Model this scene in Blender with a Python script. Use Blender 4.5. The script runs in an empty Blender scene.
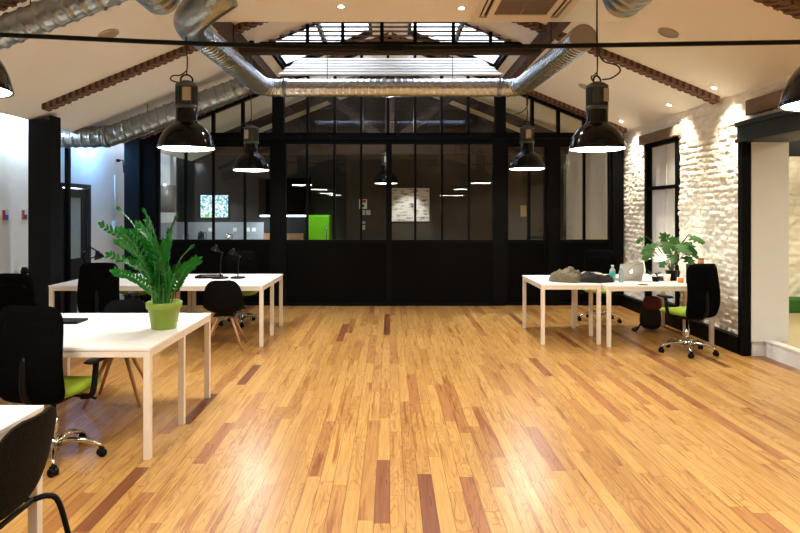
import bpy, bmesh, math, random
import numpy as np
from mathutils import Vector, Matrix, noise
random.seed(7)
PI = math.pi
S = bpy.context.scene
COL = S.collection
F = 620.0
CAMZ = 1.65
# ------------------------------------------------------------ camera, world, exposure
cd = bpy.data.cameras.new('camera'); cam = bpy.data.objects.new('camera', cd); COL.objects.link(cam)
cam.location = (0, 0, CAMZ); cam.rotation_euler = (PI/2, 0, 0)
cd.sensor_fit = 'HORIZONTAL'; cd.sensor_width = 36.0; cd.lens = 36.0*F/800
cd.shift_x = 10/800; cd.shift_y = -55.5/800; cd.clip_start = .05; cd.clip_end = 100
S.camera = cam
wd = bpy.data.worlds.new('sky'); S.world = wd; wd.use_nodes = True
bg = wd.node_tree.nodes['Background']; bg.inputs[0].default_value = (.68, .78, 1, 1); bg.inputs[1].default_value = 4.5
vs = S.view_settings
vs.view_transform = 'Standard'; vs.look = 'None'; vs.gamma = 1; vs.use_curve_mapping = False
vs.exposure = 0.77
WASH_W, DOWN_W = 130, 44

def light(name, kind, loc, power, color=(1, .95, .87), size=.2, rot=(0, 0, 0), spot=1.2, blend=.6, parent=None, spread=None):
    l = bpy.data.lights.new(name, kind); l.energy = power; l.color = color
    if kind == 'AREA':
        l.shape = 'DISK'; l.size = size
        if spread: l.spread = spread
    elif kind == 'SPOT':
        l.spot_size = spot; l.spot_blend = blend; l.shadow_soft_size = size
    else: l.shadow_soft_size = size
    o = bpy.data.objects.new(name, l); COL.objects.link(o); o.location = loc; o.rotation_euler = rot
    if parent: o.parent = parent
    return o

# ------------------------------------------------------------ materials
def lin(c):
    return tuple(((v/255)/12.92 if v <= 10 else (((v/255)+.055)/1.055)**2.4) for v in c) + (1,)
MC = {}
def mat(name, rgb, rough=.5, metal=0, spec=.5, noise_s=0, noise_a=.1, bump=0, bump_s=40, coat=0, emit=None, estr=0, stretch=None, sheen=0):
    if name in MC: return MC[name]
    m = bpy.data.materials.new(name); m.use_nodes = True; n = m.node_tree.nodes; L = m.node_tree.links
    b = n['Principled BSDF']
    b.inputs['Base Color'].default_value = lin(rgb); b.inputs['Roughness'].default_value = rough
    b.inputs['Metallic'].default_value = metal; b.inputs['Specular IOR Level'].default_value = spec
    b.inputs['Coat Weight'].default_value = coat; b.inputs['Coat Roughness'].default_value = .08
    if sheen: b.inputs['Sheen Weight'].default_value = sheen
    if emit: b.inputs['Emission Color'].default_value = lin(emit); b.inputs['Emission Strength'].default_value = estr
    if not emit:
        tc = n.new('ShaderNodeTexCoord'); nz = n.new('ShaderNodeTexNoise'); nz.inputs['Scale'].default_value = noise_s or 6
        nz.inputs['Detail'].default_value = 4
        src = tc.outputs['Object']
        if stretch:
            mp = n.new('ShaderNodeMapping'); mp.inputs['Scale'].default_value = stretch; L.new(src, mp.inputs[0]); src = mp.outputs[0]
        L.new(src, nz.inputs['Vector'])
        mx = n.new('ShaderNodeMix'); mx.data_type = 'RGBA'
        a = noise_a; c = lin(rgb)
        mx.inputs['A'].default_value = tuple(v*(1-a) for v in c[:3])+(1,); mx.inputs['B'].default_value = tuple(min(1, v*(1+a)) for v in c[:3])+(1,)
        L.new(nz.outputs['Fac'], mx.inputs['Factor']); L.new(mx.outputs['Result'], b.inputs['Base Color'])
        if bump:
            nb = n.new('ShaderNodeTexNoise'); nb.inputs['Scale'].default_value = bump_s; L.new(src, nb.inputs['Vector'])
            bm = n.new('ShaderNodeBump'); bm.inputs['Strength'].default_value = bump; bm.inputs['Distance'].default_value = .01
            L.new(nb.outputs['Fac'], bm.inputs['Height']); L.new(bm.outputs[0], b.inputs['Normal'])
    MC[name] = m; return m

def math_node(n, L, op, a, b=None, c=None):
    k = n.new('ShaderNodeMath'); k.operation = op
    for i, v in enumerate((a, b, c)):
        if v is None: continue
        if isinstance(v, (int, float)): k.inputs[i].default_value = v
        else: L.new(v, k.inputs[i])
    return k.outputs[0]

def floor_mat():
    m = bpy.data.materials.new('oak_floor'); m.use_nodes = True; n = m.node_tree.nodes; L = m.node_tree.links
    b = n['Principled BSDF']; M = lambda *a: math_node(n, L, *a)
    tc = n.new('ShaderNodeTexCoord'); sp = n.new('ShaderNodeSeparateXYZ'); L.new(tc.outputs['Object'], sp.inputs[0])
    X, Y = sp.outputs[0], sp.outputs[1]
    xs = M('DIVIDE', X, .086); row = M('FLOOR', xs)
    wn = n.new('ShaderNodeTexWhiteNoise'); wn.noise_dimensions = '1D'; L.new(row, wn.inputs['W'])
    ln = M('MULTIPLY_ADD', wn.outputs['Value'], .5, .75)
    ys = M('ADD', M('DIVIDE', Y, ln), M('MULTIPLY', wn.outputs['Value'], 37.0)); pl = M('FLOOR', ys)
    cb = n.new('ShaderNodeCombineXYZ'); L.new(row, cb.inputs[0]); L.new(pl, cb.inputs[1])
    w2 = n.new('ShaderNodeTexWhiteNoise'); w2.noise_dimensions = '2D'; L.new(cb.outputs[0], w2.inputs['Vector'])
    idv = w2.outputs['Value']
    rp = n.new('ShaderNodeValToRGB'); L.new(idv, rp.inputs[0]); e = rp.color_ramp.elements
    e[0].position = 0; e[0].color = lin((182, 140, 80)); e[1].position = 1; e[1].color = lin((112, 68, 44))
    for p, c in ((.3, (195, 154, 90)), (.6, (189, 147, 84)), (.85, (174, 129, 73)), (.94, (164, 112, 68)), (.97, (132, 84, 54))):
        k = e.new(p); k.color = lin(c)
    # fine grain
    cg = n.new('ShaderNodeCombineXYZ'); L.new(M('MULTIPLY', X, 70), cg.inputs[0]); L.new(M('MULTIPLY', Y, 3), cg.inputs[1]); L.new(M('MULTIPLY', idv, 50), cg.inputs[2])
    g = n.new('ShaderNodeTexNoise'); g.inputs['Scale'].default_value = 1; g.inputs['Detail'].default_value = 5; L.new(cg.outputs[0], g.inputs['Vector'])
    # cathedral figure
    cc = n.new('ShaderNodeCombineXYZ'); L.new(M('MULTIPLY', X, 9), cc.inputs[0]); L.new(M('MULTIPLY', Y, 1.3), cc.inputs[1]); L.new(M('MULTIPLY', idv, 90), cc.inputs[2])
    c1 = n.new('ShaderNodeTexNoise'); c1.inputs['Scale'].default_value = 1; c1.inputs['Detail'].default_value = 1; L.new(cc.outputs[0], c1.inputs['Vector'])
    rings = M('FRACT', M('MULTIPLY', c1.outputs['Fac'], 16)); rg = n.new('ShaderNodeMapRange'); L.new(rings, rg.inputs[0])
    rg.inputs[1].default_value = .6; rg.inputs[2].default_value = 1.0; rg.inputs[3].default_value = 0; rg.inputs[4].default_value = 1
    # patches of knots / mineral streak
    cs = n.new('ShaderNodeCombineXYZ'); L.new(M('MULTIPLY', X, 22), cs.inputs[0]); L.new(M('MULTIPLY', Y, 1.1), cs.inputs[1]); L.new(M('MULTIPLY', idv, 31), cs.inputs[2])
    s1 = n.new('ShaderNodeTexNoise'); s1.inputs['Scale'].default_value = 1; s1.inputs['Detail'].default_value = 2; L.new(cs.outputs[0], s1.inputs['Vector'])
    sr = n.new('ShaderNodeMapRange'); L.new(s1.outputs['Fac'], sr.inputs[0]); sr.inputs[1].default_value = .6; sr.inputs[2].default_value = .67
    def mixc(f, A, Bc, mode='MULTIPLY'):
        k = n.new('ShaderNodeMix'); k.data_type = 'RGBA'; k.blend_type = mode
        if isinstance(f, (int, float)): k.inputs['Factor'].default_value = f
        else: L.new(f, k.inputs['Factor'])
        L.new(A, k.inputs['A'])
        if isinstance(Bc, tuple): k.inputs['B'].default_value = Bc
        else: L.new(Bc, k.inputs['B'])
        return k.outputs['Result']
    col = mixc(M('MULTIPLY', sr.outputs[0], .8), rp.outputs[0], (.62, .42, .3, 1))
    figmask = M('GREATER_THAN', n_id2(n, L, cb), .45)
    col = mixc(M('MULTIPLY', M('MULTIPLY', rg.outputs[0], figmask), .6), col, (.55, .38, .25, 1))
    gr = n.new('ShaderNodeMapRange'); L.new(g.outputs['Fac'], gr.inputs[0]); gr.inputs[1].default_value = .35; gr.inputs[2].default_value = .7; gr.inputs[3].default_value = 0; gr.inputs[4].default_value = .6
    col = mixc(gr.outputs[0], col, (.6, .45, .32, 1))
    fx = M('FRACT', xs); gx = M('LESS_THAN', M('MINIMUM', fx, M('SUBTRACT', 1, fx)), .018)
    fy = M('FRACT', ys); gy = M('LESS_THAN', fy, .003)
    gap = M('MAXIMUM', gx, gy)
    col = mixc(M('MULTIPLY', gap, .85), col, (.25, .15, .09, 1))
    L.new(col, b.inputs['Base Color'])
    b.inputs['Roughness'].default_value = .36
    L.new(M('MULTIPLY_ADD', g.outputs['Fac'], .16, .22), b.inputs['Roughness'])
    b.inputs['Specular IOR Level'].default_value = .32
    bm = n.new('ShaderNodeBump'); bm.inputs['Strength'].default_value = .25; bm.inputs['Distance'].default_value = .002
    wv = n.new('ShaderNodeTexNoise'); wv.inputs['Scale'].default_value = 5; L.new(tc.outputs['Object'], wv.inputs['Vector'])
    L.new(M('ADD', M('MULTIPLY', gap, -1), M('ADD', M('MULTIPLY', idv, .25), M('MULTIPLY', wv.outputs['Fac'], 1.2))), bm.inputs['Height']); L.new(bm.outputs[0], b.inputs['Normal'])
    return m
def n_id2(n, L, cb):
    v = n.new('ShaderNodeVectorMath'); v.operation = 'ADD'; L.new(cb.outputs[0], v.inputs[0]); v.inputs[1].default_value = (17.3, 5.1, 0)
    w = n.new('ShaderNodeTexWhiteNoise'); w.noise_dimensions = '2D'; L.new(v.outputs[0], w.inputs['Vector']); return w.outputs['Value']

def glass_mat(name='window_glass', ior=1.5, tint=(.9, .95, .95)):
    if name in MC: return MC[name]
    m = bpy.data.materials.new(name); m.use_nodes = True; n = m.node_tree.nodes; L = m.node_tree.links; n.clear()
    o = n.new('ShaderNodeOutputMaterial'); t = n.new('ShaderNodeBsdfTransparent'); t.inputs[0].default_value = tint+(1,)
    g = n.new('ShaderNodeBsdfGlossy'); g.inputs['Roughness'].default_value = .0
    ge = n.new('ShaderNodeNewGeometry'); dt = n.new('ShaderNodeVectorMath'); dt.operation = 'DOT_PRODUCT'
    L.new(ge.outputs['Normal'], dt.inputs[0]); L.new(ge.outputs['Incoming'], dt.inputs[1])
    q = math_node(n, L, 'POWER', math_node(n, L, 'SUBTRACT', 1, math_node(n, L, 'ABSOLUTE', dt.outputs['Value'])), 5)
    f = math_node(n, L, 'MULTIPLY_ADD', q, .9, .03)
    x = n.new('ShaderNodeMixShader'); L.new(f, x.inputs[0]); L.new(t.outputs[0], x.inputs[1]); L.new(g.outputs[0], x.inputs[2]); L.new(x.outputs[0], o.inputs[0])
    MC[name] = m; return m

def emis(name, rgb, s):
    if name in MC: return MC[name]
    m = bpy.data.materials.new(name); m.use_nodes = True; n = m.node_tree.nodes; L = m.node_tree.links; n.clear()
    o = n.new('ShaderNodeOutputMaterial'); e = n.new('ShaderNodeEmission'); e.inputs[0].default_value = lin(rgb); e.inputs[1].default_value = s
    L.new(e.outputs[0], o.inputs[0]); MC[name] = m; return m

def duct_mat():
    if 'duct' in MC: return MC['duct']
    m = mat('duct_base', (146, 154, 158), .3, 1, bump=.6, bump_s=22, noise_s=16, noise_a=.25); MC['duct'] = m; return m

CEIL = mat('ceiling_paint', (234, 228, 216), .85, bump=.15, bump_s=5, noise_s=1.2, noise_a=.03)
WHITE = mat('white_paint', (226, 228, 228), .8, bump=.4, bump_s=12, noise_s=2, noise_a=.04)
BRICKW = mat('white_brick_paint', (240, 234, 220), .75, bump=.5, bump_s=55, noise_s=9, noise_a=.08)
BLACKM = mat('black_steel', (8, 8, 8), .5, spec=.08, noise_a=.15)
PANELM = mat('black_panel', (7, 6, 6), .5, spec=.05, noise_s=1.5, noise_a=.5, bump=.15, bump_s=2)
POSTM = mat('dark_post_paint', (17, 20, 23), .6, spec=.12, noise_a=.1)
GREENBLK = mat('dark_green_rod', (9, 16, 14), .5, spec=.15)
WOODD = mat('dark_old_wood', (48, 34, 26), .8, noise_s=8, noise_a=.35, bump=.6, bump_s=25, stretch=(1, 1, 1))
CONC = mat('dark_concrete', (62, 56, 49), .8, noise_s=2.5, noise_a=.35, bump=.2)
DARKW = mat('dark_wall', (26, 25, 25), .7, noise_s=2, noise_a=.2)
TABLEW = mat('white_laminate', (240, 238, 232), .35, noise_a=.01)
LEGW = mat('cream_painted_metal', (228, 215, 196), .4, noise_a=.02)
BFAB = mat('black_fabric', (5, 5, 5), .9, spec=.04, bump=.4, bump_s=300, noise_a=.3)
BMESH = mat('black_mesh', (24, 26, 26), .7, spec=.05, bump=.6, bump_s=260, noise_s=200, noise_a=.5)
BPLA = mat('black_plastic', (7, 7, 7), .45, spec=.15)
GFAB = mat('lime_fabric', (136, 160, 30), .8, bump=.3, bump_s=200)
CHROME = mat('chrome', (215, 212, 205), .12, 1)
BEECH = mat('beech_wood', (178, 128, 84), .5, noise_s=20, noise_a=.15)
POTG = mat('lime_pot', (128, 152, 52), .45, noise_a=.05)
LEAF = mat('glossy_leaf', (10, 104, 20), .42, spec=.25, noise_s=14, noise_a=.35)
LEAF2 = mat('monstera_leaf', (44, 86, 30), .6, spec=.2, noise_s=9, noise_a=.4)
SOIL = mat('soil', (40, 28, 20), .95, bump=.8)
LAMPE = mat('lamp_enamel', (6, 10, 15), .12, spec=.22, coat=0, noise_a=.1)
LAMPM = mat('lamp_metal', (74, 82, 82), .4, .5, noise_s=30, noise_a=.25)
INNER = mat('lamp_inner_white', (240, 238, 230), .5, noise_a=.01)
GLASS = glass_mat('window_glass', 1.55, (.93, .95, .94))
BULB = emis('lamp_glow', (255, 250, 240), 52)
SPOTE = emis('downlight_glow', (255, 240, 215), 30)

# ------------------------------------------------------------ mesh helpers
class MB:
    def __init__(s): s.v = []; s.f = []; s.sm = []
    def add(s, vs, fs, smooth=False, M=None):
        k = len(s.v)
        s.v += [tuple(M @ Vector(p)) if M else tuple(p) for p in vs]
        s.f += [tuple(i+k for i in f) for f in fs]; s.sm += [smooth]*len(fs); return s
    def box(s, x0, x1, y0, y1, z0, z1, M=None, bev=0):
        if bev:
            bm = bmesh.new(); bmesh.ops.create_cube(bm, size=1)
            for v in bm.verts: v.co = Vector(((x0+x1)/2+v.co.x*(x1-x0), (y0+y1)/2+v.co.y*(y1-y0), (z0+z1)/2+v.co.z*(z1-z0)))
            bmesh.ops.bevel(bm, geom=bm.edges[:], offset=bev, segments=2, affect='EDGES', profile=.6)
            bm.verts.index_update(); vs_ = [v.co.copy() for v in bm.verts]; fs_ = [[v.index for v in f.verts] for f in bm.faces]; bm.free()
            return s.add(vs_, fs_, False, M)
        vs_ = [(x, y, z) for x in (x0, x1) for y in (y0, y1) for z in (z0, z1)]
        return s.add(vs_, [(0, 1, 3, 2), (4, 6, 7, 5), (0, 4, 5, 1), (2, 3, 7, 6), (0, 2, 6, 4), (1, 5, 7, 3)], False, M)
    def tube(s, pts, r, n=10, cap=True, rfun=None, M=None):
        pts = [Vector(p) for p in pts]; N = len(pts); rs = r if isinstance(r, (list, tuple)) else [r]*N
        T = []
        for i in range(N):
            a = pts[max(0, i-1)]; b = pts[min(N-1, i+1)]; T.append((b-a).normalized())
        up = Vector((0, 0, 1)) if abs(T[0].z) < .9 else Vector((1, 0, 0))
        u = T[0].cross(up).normalized(); vs_ = []; fs_ = []
        for i in range(N):
            u = (u - T[i]*u.dot(T[i])).normalized(); w = T[i].cross(u)
            for k in range(n):
                a = 2*PI*k/n; vs_.append(pts[i] + (u*math.cos(a)+w*math.sin(a))*rs[i])
        for i in range(N-1):
            for k in range(n):
                k2 = (k+1) % n; fs_.append((i*n+k, i*n+k2, (i+1)*n+k2, (i+1)*n+k))
        s.add(vs_, fs_, True, M)
        if cap:
            s.add(vs_[:n], [tuple(range(n-1, -1, -1))], False, M); s.add(vs_[-n:], [tuple(range(n))], False, M)
        return s
    def lathe(s, prof, n=32, M=None, smooth=True, cap=False):
        vs_ = [(r*math.cos(2*PI*k/n), r*math.sin(2*PI*k/n), z) for r, z in prof for k in range(n)]; fs_ = []
        for i in range(len(prof)-1):
            for k in range(n):
                k2 = (k+1) % n; fs_.append((i*n+k, i*n+k2, (i+1)*n+k2, (i+1)*n+k))
        s.add(vs_, fs_, smooth, M)
        if cap:
            s.add(vs_[:n], [tuple(range(n-1, -1, -1))], False, M); s.add(vs_[-n:], [tuple(range(n))], False, M)
        return s
    def prism(s, poly, d, M=None):    # poly in xz, extruded along y from 0 to d
        n = len(poly); vs_ = [(x, 0, z) for x, z in poly]+[(x, d, z) for x, z in poly]
        fs_ = [tuple(range(n)), tuple(range(2*n-1, n-1, -1))]+[(i, i+n, (i+1) % n+n, (i+1) % n) for i in range(n)]
        return s.add(vs_, fs_, False, M)
    def pad(s, w, h, t, n=12, exp=5, fn=None, M=None, taper=0):
        # rounded-rectangle cushion in x,z (centre 0), thickness along y; fn(x,z)->y offset of the mid surface
        def q(u, v):
            r = max(abs(u), abs(v))
            if r == 0: return 0, 0
            a = (abs(u)**exp+abs(v)**exp)**(1/exp); return u*r/a, v*r/a
        front = []; back = []
        for j in range(n+1):
            for i in range(n+1):
                u, v = 2*i/n-1, 2*j/n-1; r = max(abs(u), abs(v)); x, z = q(u, v)
                x *= w/2*(1-taper*(v+1)/2); z *= h/2
                tt = t/2*math.sqrt(max(0, 1-r**6))
                y0 = fn(x, z) if fn else 0
                front.append((x, y0-tt, z)); back.append((x, y0+tt, z))
        fs_ = []; K = (n+1)*(n+1)
        for j in range(n):
            for i in range(n):
                a = j*(n+1)+i; fs_.append((a, a+1, a+n+2, a+n+1)); fs_.append((K+a, K+a+n+1, K+a+n+2, K+a+1))
        return s.add(front+back, fs_, True, M)
    def build(s, name, m, parent=None, **kw):
        me = bpy.data.meshes.new(name); me.from_pydata(s.v, [], s.f); me.polygons.foreach_set('use_smooth', s.sm)
        me.materials.append(m); me.update()
        bm = bmesh.new(); bm.from_mesh(me); bmesh.ops.remove_doubles(bm, verts=bm.verts, dist=1e-5); bmesh.ops.recalc_face_normals(bm, faces=bm.faces); bm.to_mesh(me); bm.free()
        o = bpy.data.objects.new(name, me); COL.objects.link(o)
        if parent: o.parent = parent
        tag(o, **kw); return o
def tag(o, label=None, cat=None, group=None, kind=None):
    if label: o['label'] = label
    if cat: o['category'] = cat
    if group: o['group'] = group
    if kind: o['kind'] = kind
    return o
def thing(name, label, cat, loc=(0, 0, 0), rz=0, group=None, kind=None):
    o = bpy.data.objects.new(name, None); COL.objects.link(o); o.location = loc; o.rotation_euler.z = rz
    o.empty_display_size = .1
    return tag(o, label, cat, group, kind)
def kids(o): return [c for c in S.objects if c.parent == o]
def copy_tree(o, parent=None):
    c = o.copy(); COL.objects.link(c)
    if parent: c.parent = parent
    for ch in kids(o): copy_tree(ch, c)
    return c
def place(proto, i, loc, rz, label, group=None):
    o = proto if i == 0 else copy_tree(proto)
    o.location = loc; o.rotation_euler.z = rz; o['label'] = label
    if group: o['group'] = group
    return o
def struct(name, mb, m, parent=None, label=None, cat=None):
    o = mb.build(name, m, parent)
    if not parent:
        o['kind'] = 'structure'
        if label: o['label'] = label; o['category'] = cat or 'building'
    return o
def at(px, py, Y): return Vector(((px-390)/F*Y, Y, CAMZ+(211-py)/F*Y))
def T(x, y, z, rz=0, rx=0, ry=0):
    return Matrix.Translation((x, y, z)) @ Matrix.Rotation(rz, 4, 'Z') @ Matrix.Rotation(ry, 4, 'Y') @ Matrix.Rotation(rx, 4, 'X')
def smooth_path(pts, k=6):
    # Catmull-Rom through points
    P = [Vector(p) for p in pts]; P = [P[0]*2-P[1]]+P+[P[-1]*2-P[-2]]; out = []
    for i in range(1, len(P)-2):
        for j in range(k):
            t = j/k; a, b, c, d = P[i-1:i+3]
            out.append(.5*((2*b)+(-a+c)*t+(2*a-5*b+4*c-d)*t*t+(-a+3*b-3*c+d)*t**3))
    out.append(P[-2]); return out

# ------------------------------------------------------------ large structure
YB, YK = 10.88, 14.5        # glazed partition, kitchen back wall
RID, SL = 4.72, .41         # ridge height, roof slope
def roofz(x): return RID-SL*abs(x)
ZF, YF = 3.70, 6.72         # flat ceiling and its far edge
XF = (RID-ZF)/SL
YN = -3.2                   # wall behind the camera

struct('floor', MB().box(-5.2, 4.30, YN-.2, YK+.2, -.1, 0), floor_mat(), label='golden oak strip floor running towards the black glazed partition', cat='floor')

def slope(mb, x0, x1, y0, y1, th=.12):
    z0, z1 = roofz(x0), roofz(x1)
    vs_ = [(x0, y0, z0), (x1, y0, z1), (x1, y1, z1), (x0, y1, z0), (x0, y0, z0+th), (x1, y0, z1+th), (x1, y1, z1+th), (x0, y1, z0+th)]
    mb.add(vs_, [(0, 1, 2, 3), (7, 6, 5, 4), (0, 4, 5, 1), (1, 5, 6, 2), (2, 6, 7, 3), (3, 7, 4, 0)])
SKX0, SKX1, SKY0, SKY1 = .34, 1.72, 8.75, 10.3
c = MB()
for s, xe in ((-1, 4.64), (1, 4.12)):
    slope(c, s*xe, s*XF, YN, YF); slope(c, s*xe, s*SKX1, YF, YK+.1)
    slope(c, s*SKX1, s*SKX0, YF, SKY0); slope(c, s*SKX1, s*SKX0, SKY1, YK+.1); slope(c, s*SKX0, 0, YF, YK+.1)
c.box(-XF, XF, YN, YF, ZF, ZF+.1)
c.prism([(-XF, ZF+.02), (XF, ZF+.02), (0, RID+.05)], -.08, T(0, YF, 0))
struct('ceiling', c, CEIL, label='beige vaulted ceiling with a flat lowered middle', cat='ceiling')
# roof windows
for i, s in enumerate((-1, 1)):
    fr = MB()
    for (a, b, y0, y1) in ((SKX0, SKX1, SKY0-.06, SKY0), (SKX0, SKX1, SKY1, SKY1+.06), (SKX0-.05, SKX0, SKY0-.06, SKY1+.06), (SKX1, SKX1+.05, SKY0-.06, SKY1+.06), ((SKX0+SKX1)/2-.02, (SKX0+SKX1)/2+.02, SKY0, SKY1)):
        z0, z1 = roofz(a), roofz(b); a2, b2 = s*a, s*b
        fr.add([(a2, y0, z0-.02), (b2, y0, z1-.02), (b2, y1, z1-.02), (a2, y1, z0-.02), (a2, y0, z0+.08), (b2, y0, z1+.08), (b2, y1, z1+.08), (a2, y1, z0+.08)], [(0, 1, 2, 3), (7, 6, 5, 4), (0, 4, 5, 1), (1, 5, 6, 2), (2, 6, 7, 3), (3, 7, 4, 0)])
    w = struct('window_%d' % (i+1), fr, BLACKM)
    g = MB(); z0, z1 = roofz(SKX0)+.05, roofz(SKX1)+.05
    g.add([(s*SKX0, SKY0, z0), (s*SKX1, SKY0, z1), (s*SKX1, SKY1, z1), (s*SKX0, SKY1, z0)], [(0, 1, 2, 3)]); g.build('glass', GLASS, w)

# side bay on the left
struct('ceiling_bay', MB().box(-5.2, -4.6, YN, YK+.2, 3.08, 3.18).box(-4.66, -4.6, YN, 7.9, 2.84, 3.1), WHITE)
w = MB().box(-5.15, -5.0, YN, 9.30, 0, 3.1).box(-5.15, -5.0, 10.25, YK+.1, 0, 3.1).box(-5.15, -5.0, 9.30, 10.25, 2.08, 3.1)
struct('wall_left', w, WHITE, label='white rendered side wall with a dark framed door', cat='wall')
struct('wall_rear', MB().box(-5.15, 4.5, YN-.15, YN, 0, 4.8), mat('rear_wall_grey', (70, 68, 66), .8))
# kitchen end wall and its lining
struct('wall_kitchen', MB().prism([(-5.15, 0), (4.5, 0), (4.5, 2.95), (0, RID+.1), (-4.6, 2.9), (-5.15, 3.1)], .15, T(0, YK, 0)), DARKW)

# ---- painted brick, real relief
def vnoise(u, v, seed):
    r = np.random.RandomState(seed).rand(256, 256); iu = np.floor(u).astype(int); iv = np.floor(v).astype(int); fu = u-iu; fv = v-iv
    fu = fu*fu*(3-2*fu); fv = fv*fv*(3-2*fv)
    g = lambda a, b: r[a % 256, b % 256]
    return (g(iu, iv)*(1-fu)+g(iu+1, iv)*fu)*(1-fv)+(g(iu, iv+1)*(1-fu)+g(iu+1, iv+1)*fu)*fv
def brick_h(u, v):
    vv = v+.02*(vnoise(u*2.2, v*2, 3)-.5)+.012*(vnoise(u*8, v*5, 9)-.5); row = np.floor(vv/.078); off = (row % 2)*.11+.05*vnoise(row*7.3, row*1.7, 4)
    uu = (u+off+.012*(vnoise(u*9, v*12, 21)-.5))/.225; br = np.floor(uu)
    du = np.minimum(uu-br, 1-(uu-br))*.225; fv_ = vv/.078-row; dv = np.minimum(fv_, 1-fv_)*.078
    d = np.minimum(du*.9, dv); prof = np.clip(d/.014, 0, 1); prof = prof*prof*(3-2*prof)
    rnd = np.random.RandomState(5).rand(512, 512)[row.astype(int) % 512, br.astype(int) % 512]
    fill = np.clip(vnoise(u*3, v*3, 11)*1.7-.25, .12, 1)
    return prof*.024*fill+(rnd-.5)*.012+(vnoise(u*14, v*26, 6)-.5)*.022+(vnoise(u*45, v*60, 8)-.5)*.010+(vnoise(u*1.5, v*1.5, 2)-.5)*.02-.02*np.clip(vnoise(u*9, v*24, 31)*4-3.0, 0, 1)
def brick_wall(name, u0, u1, v0, v1, holes, step, xf, mat_, parent=None, mapf=None):
    nu = int((u1-u0)/step)+1; nv = int((v1-v0)/step)+1
    U, V = np.meshgrid(np.linspace(u0, u1, nu), np.linspace(v0, v1, nv), indexing='ij'); H = brick_h(U+20, V+1)
    P = mapf(U, V, H).reshape(-1, 3)
    a = (np.arange(nu-1)[:, None]*nv+np.arange(nv-1)[None, :]); cu = (U[:-1, :-1]+U[1:, 1:])/2; cv = (V[:-1, :-1]+V[1:, 1:])/2
    keep = np.ones_like(cu, bool)
    for (a0, a1, b0, b1) in holes: keep &= ~((cu > a0) & (cu < a1) & (cv > b0) & (cv < b1))
    a = a[keep]; q = np.stack([a, a+1, a+nv+1, a+nv], 1)
    me = bpy.data.meshes.new(name); me.vertices.add(len(P)); me.vertices.foreach_set('co', P.ravel())
    me.loops.add(q.size); me.loops.foreach_set('vertex_index', q.ravel()); me.polygons.add(len(q)); me.polygons.foreach_set('loop_start', np.arange(len(q))*4)
    me.update(calc_edges=True); me.polygons.foreach_set('use_smooth', np.ones(len(q), bool)); me.materials.append(mat_)
    o = bpy.data.objects.new(name, me); COL.objects.link(o)
    if parent: o.parent = parent
    return o
XW = 4.10
WY0, WY1, WZ1 = 8.80, 9.92, 2.71     # recessed window in the brick wall
OY0, OY1, OZ1 = 3.2, 7.06, 2.66       # wide opening
wb = MB().box(XW+.02, XW+.40, OY1, WY0, 0, 3.05).box(XW+.02, XW+.40, WY1, YB+.1, 0, 3.05).box(XW+.02, XW+.40, WY0, WY1, WZ1, 3.05).box(XW+.3, XW+.40, WY0, WY1, 0, WZ1)
wb.box(XW+.02, XW+.40, OY0, OY1, OZ1, 3.05).box(XW+.02, XW+.40, YN, OY0, 0, 3.05).box(XW+.02, XW+.40, YB+.1, YK+.1, 0, 3.05)
wr = struct('wall_right', wb, WHITE, label='painted brick wall on the right lit from above', cat='wall')
brick_wall('brick_face', 2.9, YB+.02, 0, 3.06, [(OY0, OY1+.02, 0, OZ1-.02), (WY0, WY1, 0, WZ1)], .0145, 1, BRICKW, wr,
           lambda U, V, H: np.stack([XW+.012-H, U, V], -1))
o = MB().box(XW-.005, XW+.03, YB+.02, YK, 0, 3.05).box(XW-.005, XW+.03, YN, 3.0, 0, 3.05).build('plaster_face', WHITE, wr)
# jamb reveal
struct('trim_1', MB().box(XW+.0, XW+.42, OY1-.035, OY1, .17, 2.43), WHITE)
struct('baseboard_right', MB().box(4.0, 4.09, OY1+.03, YB-.06, 0, .2, bev=.008), BLACKM)
# dark steel lintel and jamb post
struct('trim_2', MB().box(3.98, 4.5, OY0, OY1+.05, 2.43, 2.66).box(3.95, 4.0, OY0, OY1+.05, 2.61, 2.66).box(3.95, 4.0, OY0, OY1+.05, 2.43, 2.47), mat('lintel_steel', (24, 28, 27), .5))
struct('trim_3', MB().box(4.0, 4.1, OY1-.02, OY1+.07, 0, 2.43), BLACKM)
# wooden lintels set in the brick
LINT = mat('weathered_lintel', (118, 98, 80), .85, noise_s=9, noise_a=.4, bump=.9, bump_s=25)
def timber(name, x0, x1, y0, y1, z0, z1, **kw):
    mb = MB(); n = 14
    for i in range(n):
        pass
    ax = max((x1-x0, 0), (y1-y0, 1), (z1-z0, 2))[1]
    mb.box(x0, x1, y0, y1, z0, z1, bev=.012)
    return mb
struct('trim_4', timber('', 4.02, 4.14, WY0-.1, WY1+.12, 2.71, 2.86), LINT)
struct('trim_5', timber('', 4.02, 4.14, 5.2, 7.02, 2.73, 2.90), LINT)
# window in the recess
w = MB()
for (y0, y1, z0, z1) in ((WY0, WY0+.06, .02, WZ1), (WY1-.07, WY1, .02, WZ1), (WY0, WY1, WZ1-.06, WZ1), (WY0, WY1, .02, .3), (WY0+.09, WY1-.09, 1.98, 2.03)):
    w.box(4.07, 4.16, y0, y1, z0, z1)
w = struct('window_3', w, BLACKM)
MB().box(4.16, 4.2, WY0+.09, WY1-.09, .3, WZ1-.06).build('sash', mat('sash_paint', (226, 224, 220), .6), w)
MB().box(4.14, 4.165, WY0+.5, WY0+.56, .3, WZ1-.06).box(4.14, 4.165, WY0+.28, WY0+.3, .3, 1.98).build('glazing_bar', mat('bar_paint', (222, 220, 214), .5), w)
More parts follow.
